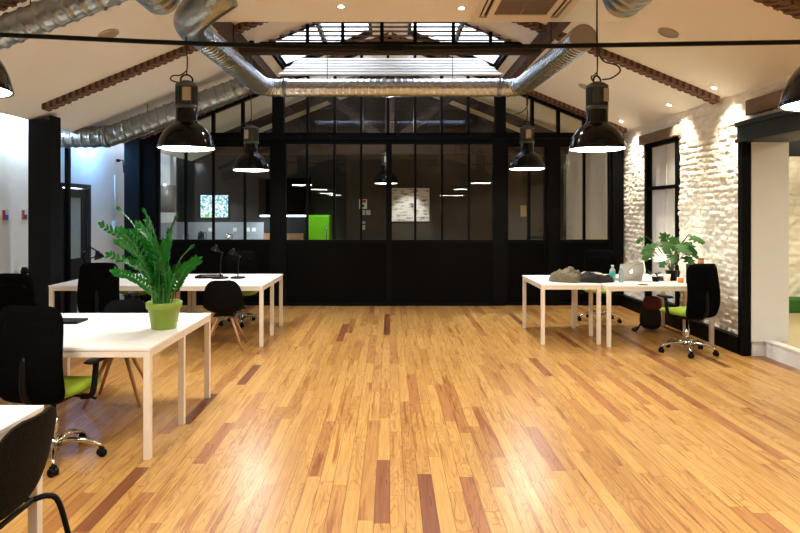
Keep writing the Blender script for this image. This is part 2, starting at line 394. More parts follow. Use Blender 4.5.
# the side room seen through the opening
struct('floor_side_room', MB().box(4.30, 9.0, 2.9, 9.6, -.1, .17), mat('pale_floor', (196, 178, 140), .2, noise_s=2, noise_a=.05))
struct('trim_6', MB().box(4.26, 4.30, 3.2, OY1-.04, 0, .17).box(4.24, 4.34, 3.2, OY1-.04, .17, .19), WHITE)
struct('ceiling_side_room', MB().box(4.5, 9.0, 2.9, 9.6, 2.9, 3.0), WHITE)
ws = struct('wall_side_room', MB().box(4.5, 9.0, 9.45, 9.6, .17, 2.9).box(9.0, 9.1, 2.9, 9.6, 0, 3).box(4.1, 9.0, 2.8, 2.9, 0, 3), WHITE)
brick_wall('brick_face', 4.5, 9.0, .17, 2.9, [], .03, 1, BRICKW, ws, lambda U, V, H: np.stack([U, 9.44-H, V], -1))
struct('trim_7', MB().box(4.52, 9.0, 8.2, 8.32, 2.38, 2.6), BLACKM)
MB().box(5.3, 8.6, 9.0, 9.36, .17, .36, bev=.02).build('turf_planter', mat('artificial_turf', (50, 110, 40), .95, bump=1, bump_s=200, noise_s=80, noise_a=.4), None, label='low strip of green turf along the side room brick wall', cat='turf')

# ------------------------------------------------------------ black glazed partition
def win(name, x0, x1, z0, z1, mull, solid=None, y=YB, fw=.05, door=False):
    """framed glazing in the plane y; mull: x of mullions; solid: top of the blind lower panel"""
    f = MB(); zb = z0
    f.box(x0, x0+fw, y-.04, y+.04, z0, z1).box(x1-fw, x1, y-.04, y+.04, z0, z1).box(x0+fw, x1-fw, y-.04, y+.04, z1-fw, z1)
    f.box(x0+fw, x1-fw, y-.04, y+.04, z0, z0+fw)
    if solid: f.box(x0+fw, x1-fw, y-.04, y+.04, solid-.03, solid+.03)
    for m in mull: f.box(m-.02, m+.02, y-.03, y+.03, (solid or z0)+.03, z1-fw)
    o = struct(name, f, BLACKM)
    MB().box(x0+fw, x1-fw, y+.004, y+.010, (solid or z0)+.03, z1-fw).build('glass', GLASS, o)
    if solid: MB().box(x0+fw, x1-fw, y-.02, y+.02, z0+fw, solid-.03).build('panel', PANELM, o)
    return o
def gx(px, Y=YB): return (px-390)/F*Y
ZS, ZT, ZT2 = 1.12, 2.82, 3.00
lowers = [('window_4', 157, 273, [186, 213.5, 245]), ('window_5', 505, 547, [529]), ('window_6', 557, 611, [584])]
for nme, a, b, ms in lowers: win(nme, gx(a), gx(b), .0, ZT, [gx(m) for m in ms], ZS)
for i, (a, b, ms) in enumerate(((284.5, 389, [308, 335, 361.5]), (389, 494.5, [415, 441.5, 468]))):
    d = win('door_%d' % (i+1), gx(a), gx(b), .01, ZT+.04, [gx(m) for m in ms], ZS, y=YB-.1, door=True)
    for px in ((331, 300) if i == 0 else (397, 470)):
        MB().lathe([(.001, -.012), (.035, -.012), (.035, .012), (.001, .012)], 16, T(gx(px), YB-.16, 2.93, 0, PI/2)).box(gx(px)-.015, gx(px)+.015, YB-.15, YB-.14, 2.80, 2.93).build('roller', BLACKM, d)
# sliding door track
struct('trim_8', MB().box(gx(200), gx(575), YB-.17, YB-.15, 2.90, 2.96).box(gx(157), gx(611), YB-.05, YB+.05, ZT, ZT2), BLACKM)
# posts
pst = [(127, 142, .1, 2.98), (142, 157, .04, 2.98), (273, 284.5, .07, 0), (494.5, 505, .07, 0), (547, 557, .05, ZT), (611, 622, .06, 2.98)]
for i, (a, b, d, zt) in enumerate(pst):
    xa, xb = gx(a), gx(b); zt = zt or roofz(xa if abs(xa) > abs(xb) else xb)-.02
    struct('trim_%d' % (9+i), MB().box(xa, xb, YB-d-.02, YB+.06, 0, zt), POSTM if i == 0 else BLACKM)
# upper gable glazing: mullions + sloped head rail
gm = MB(); xl, xr = gx(157), gx(611)
for s in (-1, 1):
    xe = abs(xl) if s < 0 else abs(xr)
    x0, x1 = s*xe, 0
    vs_ = []
    for yy in (YB-.06, YB+.05):
        vs_ += [(x0, yy, roofz(x0)-.10), (x1, yy, roofz(x1)-.10), (x1, yy, roofz(x1)-.005), (x0, yy, roofz(x0)-.005)]
    gm.add(vs_, [(0, 1, 2, 3), (7, 6, 5, 4), (0, 4, 5, 1), (1, 5, 6, 2), (2, 6, 7, 3), (3, 7, 4, 0)])
for px in (186, 213.5, 243, 308, 335, 361.5, 388, 415, 441.5, 468, 532, 558, 584):
    x = gx(px); zt = roofz(x)-.06
    if zt > ZT2: gm.box(x-.025, x+.025, YB-.05, YB+.05, ZT2, zt)
gm.box(xl, xr, YB-.05, YB+.05, ZT2-.01, ZT2+.02)
gw = struct('window_7', gm, BLACKM)
MB().prism([(xl, ZT2), (xr, ZT2), (xr, roofz(xr)-.05), (0, RID-.05), (xl, roofz(xl)-.05)], .006, T(0, YB+.004, 0)).build('glass', GLASS, gw)

# left posts and door in side wall
struct('trim_15', MB().box(-4.64, -4.37, 7.95, 8.2, 0, 2.82).box(-4.37, -4.355, 7.95, 8.2, 0, 2.88), POSTM)
struct('trim_16', MB().box(-4.96, -4.90, 9.45, 9.52, 0, 3.05), BLACKM)
dm = MB().box(-5.06, -4.94, 9.30, 9.36, 0, 2.08).box(-5.06, -4.94, 10.19, 10.25, 0, 2.08).box(-5.06, -4.94, 9.36, 10.19, 2.02, 2.08)
dm.box(-5.03, -4.97, 9.38, 9.52, .02, 2.0).box(-5.03, -4.97, 10.0, 10.17, .02, 2.0).box(-5.03, -4.97, 9.52, 10.0, .02, .9).box(-5.03, -4.97, 9.52, 10.0, 1.86, 2.0)
d3 = struct('door_3', dm, mat('door_grey', (30, 33, 34), .5))
MB().box(-5.02, -4.99, 9.52, 10.0, .9, 1.86).build('pane', mat('frosted_pane', (150, 165, 165), .25), d3)
MB().tube([(-4.97, 10.06, 1.0), (-4.92, 10.06, 1.0), (-4.92, 9.95, 1.0)], .01, 8).build('door_handle', CHROME, d3)

# ------------------------------------------------------------ roof timbers
RAFT = mat('rafter_brown', (118, 88, 68), .85, noise_s=14, noise_a=.3, bump=.7, bump_s=30)
def hatch(m):
    n = m.node_tree.nodes; L = m.node_tree.links; b = n['Principled BSDF']; tc = n.new('ShaderNodeTexCoord'); sp_ = n.new('ShaderNodeSeparateXYZ'); L.new(tc.outputs['Object'], sp_.inputs[0])
    ax = math_node(n, L, 'ABSOLUTE', sp_.outputs[0]); f = math_node(n, L, 'FRACT', math_node(n, L, 'ADD', math_node(n, L, 'MULTIPLY', ax, 12.5), math_node(n, L, 'MULTIPLY', sp_.outputs[1], 6)))
    k = n.new('ShaderNodeMix'); k.data_type = 'RGBA'; k.blend_type = 'MULTIPLY'; L.new(math_node(n, L, 'GREATER_THAN', f, .62), k.inputs['Factor'])
    L.new(b.inputs['Base Color'].links[0].from_socket, k.inputs['A']); k.inputs['B'].default_value = (.35, .3, .28, 1); L.new(k.outputs['Result'], b.inputs['Base Color'])
hatch(RAFT)
def rafter(y, name, s, label, x0, x1=.02):
    """exposed rafter under one slope, flush against the plaster, with a notched lower face"""
    mb = MB(); n = int((x0-x1)/.04); w = .08; rng = random.Random(int(y*10)+s)
    for k in range(n):
        a = x1+(x0-x1)*k/n; b = x1+(x0-x1)*(k+1)/n; d = .072 if k % 2 else .062; d += rng.uniform(-.004, .004); ww = w+(.006 if k % 2 else 0)
        vs_ = []
        for yy in (y-ww, y+ww):
            vs_ += [(s*a, yy, roofz(a)-d), (s*b, yy, roofz(b)-d), (s*b, yy, roofz(b)+.002), (s*a, yy, roofz(a)+.002)]
        mb.add(vs_, [(0, 1, 2, 3), (7, 6, 5, 4), (0, 4, 5, 1), (1, 5, 6, 2), (2, 6, 7, 3), (3, 7, 4, 0)])
    return mb.build(name, RAFT, None, label=label, cat='rafter', group='exposed rafters')
for y, nm in ((5.1, 'nearest the camera'), (7.7, 'over the far desks'), (10.68, 'against the glazed partition')):
    for s, sd in ((-1, 'left'), (1, 'right')):
        xe = (4.28 if y > 6 else 4.6) if s < 0 else 4.05
        rafter(y, 'rafter', s, 'rough brown rafter on the %s slope, %s' % (sd, nm), xe, XF+.03 if y < YF else .03)
for s, sd in ((-1, 'left'), (1, 'right')):
    x = 1.98*s; z = roofz(x)
    mb = MB()
    q = .065; z -= .13
    mb.add([(x-q, YF+.01, z), (x+q, YF+.01, z), (x+q, YB-.14, z), (x-q, YB-.14, z), (x-q, YF+.01, roofz(x-q)), (x+q, YF+.01, roofz(x+q)), (x+q, YB-.14, roofz(x+q)), (x-q, YB-.14, roofz(x-q))],
           [(0, 1, 2, 3), (7, 6, 5, 4), (0, 4, 5, 1), (1, 5, 6, 2), (2, 6, 7, 3), (3, 7, 4, 0)])
    mb.build('purlin', mat('brown_timber', (78, 54, 40), .85, noise_s=8, noise_a=.35, bump=.6, bump_s=25), None, label='dark old timber purlin running back under the %s roof slope' % sd, cat='beam', group='purlins')
MB().box(-1.86, 1.86, 7.62, 7.78, 3.60, 3.70, bev=.01).build('collar_beam', WOODD, None, label='dark horizontal timber beam across the vault in front of the slatted screen', cat='beam')
# truss in the kitchen
tr = thing('roof_truss', 'brown timber truss with king post and sloping struts behind the upper glass', 'truss', (0, 12.6, 0))
MB().box(-.09, .09, -.06, .06, 3.02, roofz(0)-.05).build('king_post', WOODD, tr)
for s in (-1, 1):
    for nme, p, q, w in (('strut', (s*.09, 3.06), (s*1.25, 3.98), .08), ('principal', (s*.05, 4.5), (s*3.9, 2.93), .09)):
        a = Vector((p[0], 0, p[1])); b = Vector((q[0], 0, q[1])); d = (b-a).normalized(); u = Vector((-d.z, 0, d.x))*w
        mb = MB(); mb.add([a-u+Vector((0, -.05, 0)), b-u+Vector((0, -.05, 0)), b+u+Vector((0, -.05, 0)), a+u+Vector((0, -.05, 0)), a-u+Vector((0, .05, 0)), b-u+Vector((0, .05, 0)), b+u+Vector((0, .05, 0)), a+u+Vector((0, .05, 0))],
                           [(0, 1, 2, 3), (7, 6, 5, 4), (0, 4, 5, 1), (1, 5, 6, 2), (2, 6, 7, 3), (3, 7, 4, 0)]); mb.build(nme, WOODD, tr)
MB().box(-3.6, 3.6, -.07, .07, 2.80, 3.0).build('tie_beam', WOODD, tr)

# slatted screen under the ridge
yS = 8.62
sc = thing('slatted_screen', 'dark framed slatted screen closing the roof vault, daylight between its slats', 'screen', (0, yS, 0))
slm = MB(); z = 4.0
while z < RID-.1:
    hw = min(1.78, (RID-.03-z)/SL)
    slm.add([(-hw, -.035, z), (hw, -.035, z), (hw, .035, z+.018), (-hw, .035, z+.018), (-hw, -.035, z+.028), (hw, -.035, z+.028), (hw, .035, z+.046), (-hw, .035, z+.046)],
            [(0, 1, 2, 3), (7, 6, 5, 4), (0, 4, 5, 1), (1, 5, 6, 2), (2, 6, 7, 3), (3, 7, 4, 0)])
    z += .062
slm.build('slats', mat('slat_wood', (128, 112, 98), .6, noise_s=10, noise_a=.3), sc)
for px in (308, 343, 382, 415, 453, 490):
    x = gx(px, yS); MB().box(x-.025, x+.025, -.06, -.035, 3.95, roofz(x)-.02).build('mullion', BLACKM, sc)
MB().box(-1.83, 1.83, -.05, .04, 3.92, 3.99).build('bottom_rail', BLACKM, sc)
pp = MB(); n = 6
for k in range(n):
    z0 = 3.68+.36*k/n; z1 = z0+.36/n-.016; y0 = .45*k/n; y1 = .45*(k+1)/n-.02
    h0 = 1.68-.28*k/n+random.uniform(-.02, .02)
    pp.add([(-h0, y0, z0), (h0, y0, z0), (h0-.04, y1, z1), (-h0+.04, y1, z1), (-h0, y0+.03, z0-.02), (h0, y0+.03, z0-.02), (h0-.04, y1+.03, z1-.02), (-h0+.04, y1+.03, z1-.02)],
           [(0, 1, 2, 3), (7, 6, 5, 4), (0, 4, 5, 1), (1, 5, 6, 2), (2, 6, 7, 3), (3, 7, 4, 0)])
o = pp.build('plank_panel', mat('pale_planks', (186, 176, 162), .6, noise_s=2, noise_a=.6, stretch=(1, 6, 6)), None, label='pale weathered plank panel below the slatted screen and behind the beam', cat='panel'); o.location = (0, 9.2, 0)

# ------------------------------------------------------------ ducts
def duct(mb, pts, r, pitch=.09, k=8, smooth=True, rib=.006):
    P = smooth_path(pts, k) if smooth else [Vector(p) for p in pts]
    # resample by arc length, add ribs
    out = []; rs = []; d = 0; res = pitch/8; tot = 0
    Q = [P[0]]
    for a, b in zip(P[:-1], P[1:]):
        n = max(1, int((b-a).length/res))
        for j in range(1, n+1): Q.append(a+(b-a)*j/n)
    acc = 0; last = Q[0]
    for q in Q:
        acc += (q-last).length; last = q; ph = (acc/pitch) % 1; rs.append(r+(rib if ph < .24 else 0))
    mb.tube(Q, rs, 28)
    return mb
DUCT = duct_mat()
md = thing('ventilation_duct', 'large silver spiral duct crossing before the glass and turning towards the room', 'duct')
def arc(c, r, a0, a1, z, n=8): return [(c[0]+r*math.cos(a0+(a1-a0)*i/n), c[1]+r*math.sin(a0+(a1-a0)*i/n), z) for i in range(n+1)]
pL = [(-1.80, 5.75, 3.33), (-1.80, 7.0, 3.36)]; 
mbd = MB(); path = [(-1.82, 5.9, 3.34), (-1.82, 8.5, 3.40)]+arc((-1.57, 8.65), .25, PI, PI/2, 3.415, 6)[1:]+[(1.62, 8.90, 3.42)]+arc((1.62, 8.65), .25, PI/2, 0, 3.415, 6)[1:]+[(1.87, 8.5, 3.40), (1.86, 5.98, 3.32)]
duct(mbd, path, .125, smooth=False, pitch=.09, rib=.006); mbd.build('pipe', mat('bright_duct', (204, 212, 220), .26, 1, bump=.5, bump_s=22, noise_s=16, noise_a=.2), md)
mbc = MB().lathe([(.001, -.02), (.122, -.02), (.128, -.012), (.128, .06), (.124, .06)], 28, T(1.86, 5.97, 3.32, 0, -PI/2)); mbc.build('end_cap', mat('duct_cap', (150, 142, 128), .6, .1), md)
mbe = MB(); e = smooth_path([(-1.82, 5.92, 3.34), (-1.82, 5.68, 3.335), (-1.76, 5.50, 3.36), (-1.60, 5.40, 3.45), (-1.42, 5.36, 3.56)], 6)
mbe.tube(e, [.13+.035*i/len(e) for i in range(len(e))], 28, cap=True); mbe.build('elbow', DUCT, md)
for x, y in ((-1.82, 7.2), (1.87, 7.2), (.9, 8.9), (-.9, 8.9)):
    zt = min(roofz(x), 99); MB().tube([(x, y, 3.5), (x, y, zt)], .005, 6).build('hanger', BLACKM, md)
for x in (-1.50, 1.55): MB().lathe([(.127, -.03), (.133, -.03), (.133, .03), (.127, .03)], 28, T(x, 8.90, 3.42, 0, 0, PI/2)).build('joint_ring', DUCT, md)
# branch duct under left slope
bd = thing('branch_duct', 'silver ribbed duct rising under the ceiling behind the left pendant lamps', 'duct')
mb = MB(); duct(mb, [(-4.93, 9.2, 2.74), (-4.35, 9.2, 2.74), (-4.12, 9.2, 2.77), (-2.12, 9.2, 3.52)], .148, smooth=False, pitch=.13, rib=.012); mb.build('pipe', DUCT, bd)
MB().lathe([(.155, -.03), (.165, -.03), (.165, .03), (.155, .03)], 28, T(-4.2, 9.2, 2.755, 0, 0, PI/2)).build('joint_ring', DUCT, bd)
for x in (-3.6, -2.9): MB().tube([(x, 9.2, 3.0-(.375*(x+2.9))*-1+.1), (x, 9.2, roofz(x))], .005, 6).build('hanger', BLACKM, bd)
# duct under near left slope
bd = thing('near_slope_duct', 'shiny ribbed duct crossing the upper left corner under the ceiling', 'duct'); bd.name = 'slope_duct'
mb = MB(); duct(mb, [(-4.5, 5.0, 2.56), (-1.9, 5.0, 3.585-.02)], .115, smooth=False, pitch=.12, rib=.011); mb.build('pipe', DUCT, bd)
MB().tube([(-2.9, 5.0, 3.27), (-2.9, 5.0, roofz(2.9))], .005, 6).build('hanger', BLACKM, bd)
# two short near ducts
for s, sd, Y1, x, z in ((-1, 'upper left, above the large pendant', 3.95, -1.46, 3.03), (1, 'upper right, beside the pendant cable', 3.85, 1.45, 2.98)):
    bd = thing('duct_end', 'open end of silver spiral duct hanging at the %s' % sd, 'duct')
    mb = MB(); duct(mb, [(x, Y1, z), (x, 1.2, z)], .125, smooth=False, pitch=.09, rib=.007); mb.build('pipe', DUCT, bd)
    MB().tube([(x, 3.2, z+.12), (x, 3.2, ZF)], .005, 6).build('hanger', BLACKM, bd)

# tie rod
tr = thing('tie_rod', 'long dark green steel tie rod spanning the room under the ceiling', 'rod')
ptsr = [(-4.2, 4.7, 3.01), (-2.95, 4.7, 2.985), (-1.5, 4.7, 2.92), (0, 4.7, 2.887), (1.5, 4.7, 2.905), (3.1, 4.7, 2.93), (4.05, 4.7, 2.94)]
MB().tube(smooth_path(ptsr, 4), .018, 10).build('rod', GREENBLK, tr)
MB().box(-.1, .1, 4.67, 4.73, 2.858, 2.916, bev=.01).lathe([(.025, -.13), (.025, .13)], 12, T(0, 4.7, 2.887, 0, 0, PI/2), cap=True).build('turnbuckle', GREENBLK, tr)

# ------------------------------------------------------------ ceiling fittings
ac = thing('air_conditioner', 'square white ceiling cassette air conditioner with brown intake grille', 'air conditioner', (1.33, 6.08, ZF))
fr = MB(); W = .475
for (a, b, c_, d) in ((-W, W, -W, -.36), (-W, W, .36, W), (-W, -.41, -.36, .36), (.41, W, -.36, .36), (-.33, .33, -.36, -.27), (-.33, .33, .27, .36), (-.33, -.27, -.27, .27), (.27, .33, -.27, .27)): fr.box(a, b, c_, d, -.045, 0)
fr.build('frame', mat('ac_white', (222, 208, 188), .45, noise_a=.02), ac)
MB().box(-W+.02, W-.02, -W+.02, W-.02, -.02, -.005).build('housing', BPLA, ac)
g = MB()
for k in range(12): y = -.255+.51*k/11; g.box(-.27, .27, y-.012, y+.008, -.040, -.025)
g.box(-.01, .01, -.27, .27, -.038, -.026)
g.build('grille', mat('ac_grille', (136, 116, 98), .6), ac)
for s in (-1, 1): MB().box(.345*s-.012+.03*s, .345*s+.012+.03*s, -.33, .33, -.038, -.03).build('louvre', mat('ac_white', (0, 0, 0)), ac)

proto = None
def downlight(i, x, y, z, tilt, power, label, group, aim=None, wash=False):
    global proto
    if proto is None:
        proto = thing('downlight', label, 'ceiling light')
        MB().lathe([(.03, -.004), (.045, -.006), (.048, 0), (.03, .004)], 24).build('ring', mat('ring_white', (225, 215, 200), .4), proto)
        MB().lathe([(.0005, -.002), (.031, -.002)], 24).build('diffuser', SPOTE, proto)
        o = proto
    else: o = copy_tree(proto)
    o.location = (x, y, z-.006); o.rotation_euler = (0, tilt, 0); o['label'] = label; o['group'] = group
    return o
A = math.atan(SL)
L_ = []
for k, (x, y, where) in enumerate(((3.84, 10.3, 'by the glazed partition'), (3.88, 8.62, 'above the brick wall window'), (3.88, 7.42, 'beside the rafter end'))):
    downlight(0, x, y, roofz(x), A, 0, 'small bright downlight washing the brick wall, '+where, 'downlights along the brick wall')
    L_.append((x, y, roofz(x)-.03, WASH_W))
for k, (x, y, where) in enumerate(((-.49, 6.2, 'left of the air conditioner'), (.86, 6.02+.18, 'touching distance from the air conditioner'))):
    if k == 1: x, y = .72, 6.25
    downlight(0, x, y, ZF, 0, 0, 'small recessed downlight in the flat ceiling, '+where, 'flat ceiling downlights')
    L_.append((x, y, ZF-.03, DOWN_W))
for x, y in ((-1.5, 2.8), (1.5, 2.8), (0, 1.2), (0, -1), (2.2, -1), (-2.2, -1)):  # added unseen beams without fittings, near and behind the camera, raising the bounce
    L_.append((x, y, ZF-.03, DOWN_W))
for i, (x, y, z, p) in enumerate(L_):
    if p == WASH_W: light('downlight_or_fill_beam', 'SPOT', (x, y, z), p, (1, .90, .72), .06, (0, -.2, 0), 1.6, 1.0)
    else: light('downlight_or_fill_beam', 'SPOT', (x, y, z), p*2, (1, .95, .87), .05, (0, 0, 0), 2.3, .9)
sp0 = None
for k, (x, y, wh) in enumerate(((-2.95, 6.5, 'on the left slope above the dark rod'), (2.92, 6.5, 'on the right slope above the dark rod'), (2.93, 9.3, 'on the right slope near the brick wall'))):
    if sp0 is None:
        sp0 = thing('ceiling_speaker', '', 'speaker'); MB().lathe([(.0005, -.008), (.085, -.010), (.1, -.008), (.104, 0), (.104, .004)], 32).build('grille', mat('speaker_grille', (168, 152, 132), .7, bump=.8, bump_s=300), sp0)
        MB().lathe([(.098, -.011), (.108, -.007), (.108, .002), (.098, .002)], 32).build('rim', mat('rim_beige', (186, 168, 146), .6), sp0)
    o = sp0 if k == 0 else copy_tree(sp0)
    o.location = (x, y, roofz(x)-.004); o.rotation_euler = (0, A if x > 0 else -A, 0); o['label'] = 'round beige ceiling speaker '+wh; o['group'] = 'ceiling speakers'

# ------------------------------------------------------------ pendant lamps
def make_pendant():
    t = thing('pendant_lamp', '', 'pendant lamp', group='industrial pendant lamps')
    sh = [(.250, 0), (.253, .006), (.246, .03), (.236, .075), (.218, .118), (.19, .162), (.155, .198), (.118, .222), (.101, .240), (.096, .262), (.096, .36), (.09, .365)]
    MB().lathe(sh+[(.088, .355), (.088, .262), (.11, .215), (.15, .185), (.182, .152), (.208, .11), (.226, .07), (.236, .03), (.242, .004), (.250, 0)], 48).build('shade', LAMPE, t)
    sh_ = kids(t)[0]
    MB().lathe([(.241, .006), (.234, .03), (.224, .07), (.206, .11), (.18, .15), (.148, .183), (.108, .213), (.086, .26), (.0005, .27)], 48).build('reflector', INNER, sh_)
    MB().lathe([(.0005, -.010), (.12, -.008), (.2, -.003), (.236, .006)], 48).build('diffuser', BULB, sh_)
    cn = MB().lathe([(.001, .36), (.082, .36), (.082, .575), (.06, .60), (.03, .612), (.001, .612)], 32)
    cn.lathe([(.094, .355), (.100, .36), (.100, .385), (.094, .39), (.08, .39)], 32).lathe([(.08, .55), (.098, .55), (.098, .575), (.06, .60)], 32)
    for k in range(16):
        a = 2*PI*k/16; cn.box(.078, .097, -.004, .004, .385, .555, T(0, 0, 0, a))
    gh = cn.build('gear_housing', LAMPM, t)
    MB().box(-.035, .035, -.103, -.095, .42, .54, bev=.003).build('rating_plate', mat('plate', (170, 160, 140), .5), gh)
    bk = MB().tube(smooth_path([(-.05, 0, .59), (-.045, 0, .64), (0, 0, .665), (.045, 0, .64), (.05, 0, .59)], 5), .008, 8); bk.build('hook', BLACKM, t)
    return t
P0 = make_pendant()
pend = [(-1.82, 5.55, 2.205, 'black dome pendant lamp, the large one hanging left above the potted plant', 0),
        (-1.88, 8.4, 2.20, 'smaller looking black dome pendant lamp at the left, hanging behind the larger one', 0),
        (1.87, 5.6, 2.205, 'black dome pendant lamp, the large one hanging right with looped cable', 1),
        (1.9, 8.6, 2.23, 'black dome pendant lamp at the right, hanging behind the larger one', 1),
        (-1.93, 2.7, 2.18, 'pendant lamp cut off by the left edge of the photo', 0),
        (2.0, 2.72, 2.12, 'blue-black pendant lamp cut off by the right edge of the photo', 0),
        (-1.93, -.2, 2.2, 'black dome pendant lamp over the left side, behind the camera', 0),
        (1.97, -.2, 2.2, 'black dome pendant lamp over the right side, behind the camera', 0),
        (-.08, 12.4, 2.20, 'black pendant lamp behind the glass doors above the framed print', 0)]
CABM = mat('cable', (30, 26, 22), .6)
for i, (x, y, z, lab, loop) in enumerate(pend):
    o = place(P0, i, (x, y, z), [0.3, -.5, .6, 0, 0, 0, 0, 0, 0][i], lab)
    zt = ZF if y < YF else roofz(x); zt -= z
    if y > 11:
        for ch in kids(kids(o)[0])+kids(o):
            if ch.name.startswith('diffuser'): ch.data = ch.data.copy(); ch.data.materials[0] = emis('dim_lamp_glow', (255, 248, 234), 5)
    cb_ = MB()
    rz = o.rotation_euler.z
    if loop:
        ln = [(0, 0, .66), (0, 0, .75), (0, 0, zt)]
        M = Matrix.Rotation(-rz, 4, 'Z')
        s = 1 if i == 2 else -1
        cb_.tube([M @ Vector(p) for p in [(0, 0, .66), (0, 0, zt)]], .0035, 6)
        cb_.tube([M @ Vector(p) for p in smooth_path([(.03*s, -.05, .62), (.12*s, -.03, .64), (.2*s, -.02, .70), (.18*s, 0, .76), (.06*s, 0, .80), (.01, 0, .90), (.0, 0, 1.1), (0, 0, zt)], 6)], .007, 8)
    else:
        cb_.tube(smooth_path([(0, 0, .665), (.006, 0, .8), (-.005, 0, .95), (0, 0, zt)], 6), .006, 8)
        cb_.tube(smooth_path([(-.07, -.05, .58), (-.13, -.05, .60), (-.12, -.03, .64), (-.05, 0, .66), (0, 0, .70)], 6), .006, 8)
    c_ = cb_.build('cable', CABM, o)
    if y > 6: MB().lathe([(.001, zt-.03), (.04, zt-.03), (.045, zt), (.001, zt)], 16).build('ceiling_rose', BLACKM, o)
    

# side bay / side room lights
light('bay_light', 'AREA', (-4.8, 8.3, 3.05), 13, (.72, .88, 1), .3)
light('bay_light', 'AREA', (-4.8, 10.2, 3.05), 22, (.16, .48, 1), .3)
light('bay_light', 'AREA', (-4.83, 5.5, 3.05), 5, (.9, .95, 1), .3)
light('side_room_light', 'AREA', (5.8, 7.6, 2.85), 30, (1, .88, .62), .5)
light('side_room_light', 'AREA', (5.8, 5.0, 2.85), 26, (1, .9, .7), .5)
light('side_room_light', 'AREA', (5.2, 8.9, 2.85), 9, (1, .86, .62), .2)

# ------------------------------------------------------------ desks
def make_desk(L, D, mid=True):
    t = thing('desk', '', 'desk')
    MB().box(0, L, 0, D, .725, .745, bev=.003).build('tabletop', TABLEW, t)
    r = MB().box(.04, L-.04, .006, .03, .680, .724).box(.04, L-.04, D-.03, D-.006, .680, .724).box(.006, .03, .04, D-.04, .680, .724).box(L-.03, L-.006, .04, D-.04, .680, .724)
    r.build('apron', LEGW, t)
    for x in (.004, L-.049):
        for y in ((.004, D/2-.022, D-.049) if mid else (.004, D-.049)): MB().box(x, x+.045, y, y+.045, 0, .724, bev=.003).build('leg', LEGW, t)
    return t
DK = make_desk(1.30, 1.40)
dd = [(-2.885, 4.10, 'large white desk carrying the green pot plant'), (-4.20, 4.10, 'white desk running out of the picture at the left, beside the pot plant desk'),
      (-2.84, 7.53, 'white desk of the far left block holding the two black reading lamps'), (-4.15, 7.53, 'white desk of the far left block beside the dark post, high-backed chair before it'),
      (-2.912, 1.49, 'white desk whose corner shows in the bottom left of the photo'),
      (2.63, 7.50, 'white desk with the silver laptop and leafy plant, by the brick wall')]
for i, (x, y, lab) in enumerate(dd): place(DK, i, (x, y, 0), 0, lab, 'white desks')
DE = make_desk(1.10, .745, False)
place(DE, 0, (2.61, 7.65, 0), PI/2, 'white end desk with crumpled jackets, standing across the right block', 'white desks')

# ------------------------------------------------------------ office chairs
def make_office(seatm=GFAB, arms=True):
    t = thing('office_chair', '', 'office chair')     # faces +y
    st = MB()
    for k in range(5):
        a = 2*PI*k/5+.3; c_, s_ = math.cos(a), math.sin(a)
        st.tube([(c_*r, s_*r, z) for r, z in ((.02, .10), (.10, .125), (.2, .115), (.27, .09), (.30, .07))], [.022, .02, .017, .014, .012], 10)
    st.lathe([(.001, .06), (.035, .06), (.035, .15), (.001, .15)], 16); st.build('star_base', CHROME, t)
    for k in range(5):
        a = 2*PI*k/5+.3; c_, s_ = math.cos(a)*.30, math.sin(a)*.30
        M = T(c_, s_, 0, a+.7)
        MB().lathe([(.001, -.026), (.024, -.026), (.028, -.02), (.028, -.008), (.02, -.004), (.02, .004), (.028, .008), (.028, .02), (.024, .026), (.001, .026)], 16, M @ T(0, 0, .028, 0, PI/2)).box(-.012, .012, -.02, .02, .03, .066, M, bev=.004).build('caster', BPLA, t)
    MB().lathe([(.001, .14), (.028, .14), (.028, .28), (.018, .285), (.018, .42), (.001, .42)], 16).build('gas_lift', CHROME, t)
    MB().box(-.12, .12, -.14, .14, .405, .435, bev=.01).tube([(.1, .03, .42), (.22, .05, .41), (.27, .05, .40)], .008, 6).build('mechanism', BPLA, t)
    MB().pad(.50, .48, .075, 14, 4, lambda x, z: -.02*(x/.25)**2+(.03*max(0, z/.24-.5)), T(0, .02, .475, 0, -PI/2)).build('seat', seatm, t)
    cv = lambda x, z: .035-.9*x*x*.5*-1*-1+.06*math.cos((z)*4.5)-.05
    cv = lambda x, z: .45*x*x - .035*math.cos((z+.12)*7)*1.0
    M = T(0, -.245, .745, 0, .10)
    MB().pad(.50, .62, .04, 16, 6, cv, M, taper=.10).build('backrest', BFAB, t); br_ = [k for k in kids(t) if k.name.startswith('backrest')][0]
    for s in (-1, 1):      # knitted inset on both faces
        mp = MB(); N = 14; vs_ = []
        for j in range(N+1):
            for i in range(N+1):
                u, v = i/N*2-1, j/N*2-1; q = (abs(u)**8+abs(v)**8)**(1/8) or 1; r = max(abs(u), abs(v)); x = u*r/q*.155; z_ = v*r/q*.12+.085
                vs_.append((x, cv(x, z_)+s*(.0185+.0008*math.sin(z_*220+.5*math.sin(x*20))), z_))
        fs_ = [(j*(N+1)+i, j*(N+1)+i+1, (j+1)*(N+1)+i+1, (j+1)*(N+1)+i) for j in range(N) for i in range(N)]
        mp.add(vs_, fs_, True, M)
        if s < 0: mp0 = mp
        else: mp0.add(mp.v, mp.f, True)
    mp0.build('mesh_inset', BMESH, br_)
    MB().tube(smooth_path([(0, -.08, .42), (0, -.2, .43), (0, -.275, .50), (0, -.285, .62), (0, -.27, .74)], 4), .022, 8).build('back_support', BPLA, t)
    if arms:
        for s in (-1, 1):
            MB().pad(.075, .25, .03, 8, 4, None, T(s*.285, .04, .665, 0, -PI/2)).tube(smooth_path([(s*.20, .0, .425), (s*.27, .0, .44), (s*.285, .01, .52), (s*.285, .03, .655)], 4), [.02]*13, 8).build('armrest', BPLA, t)
    return t
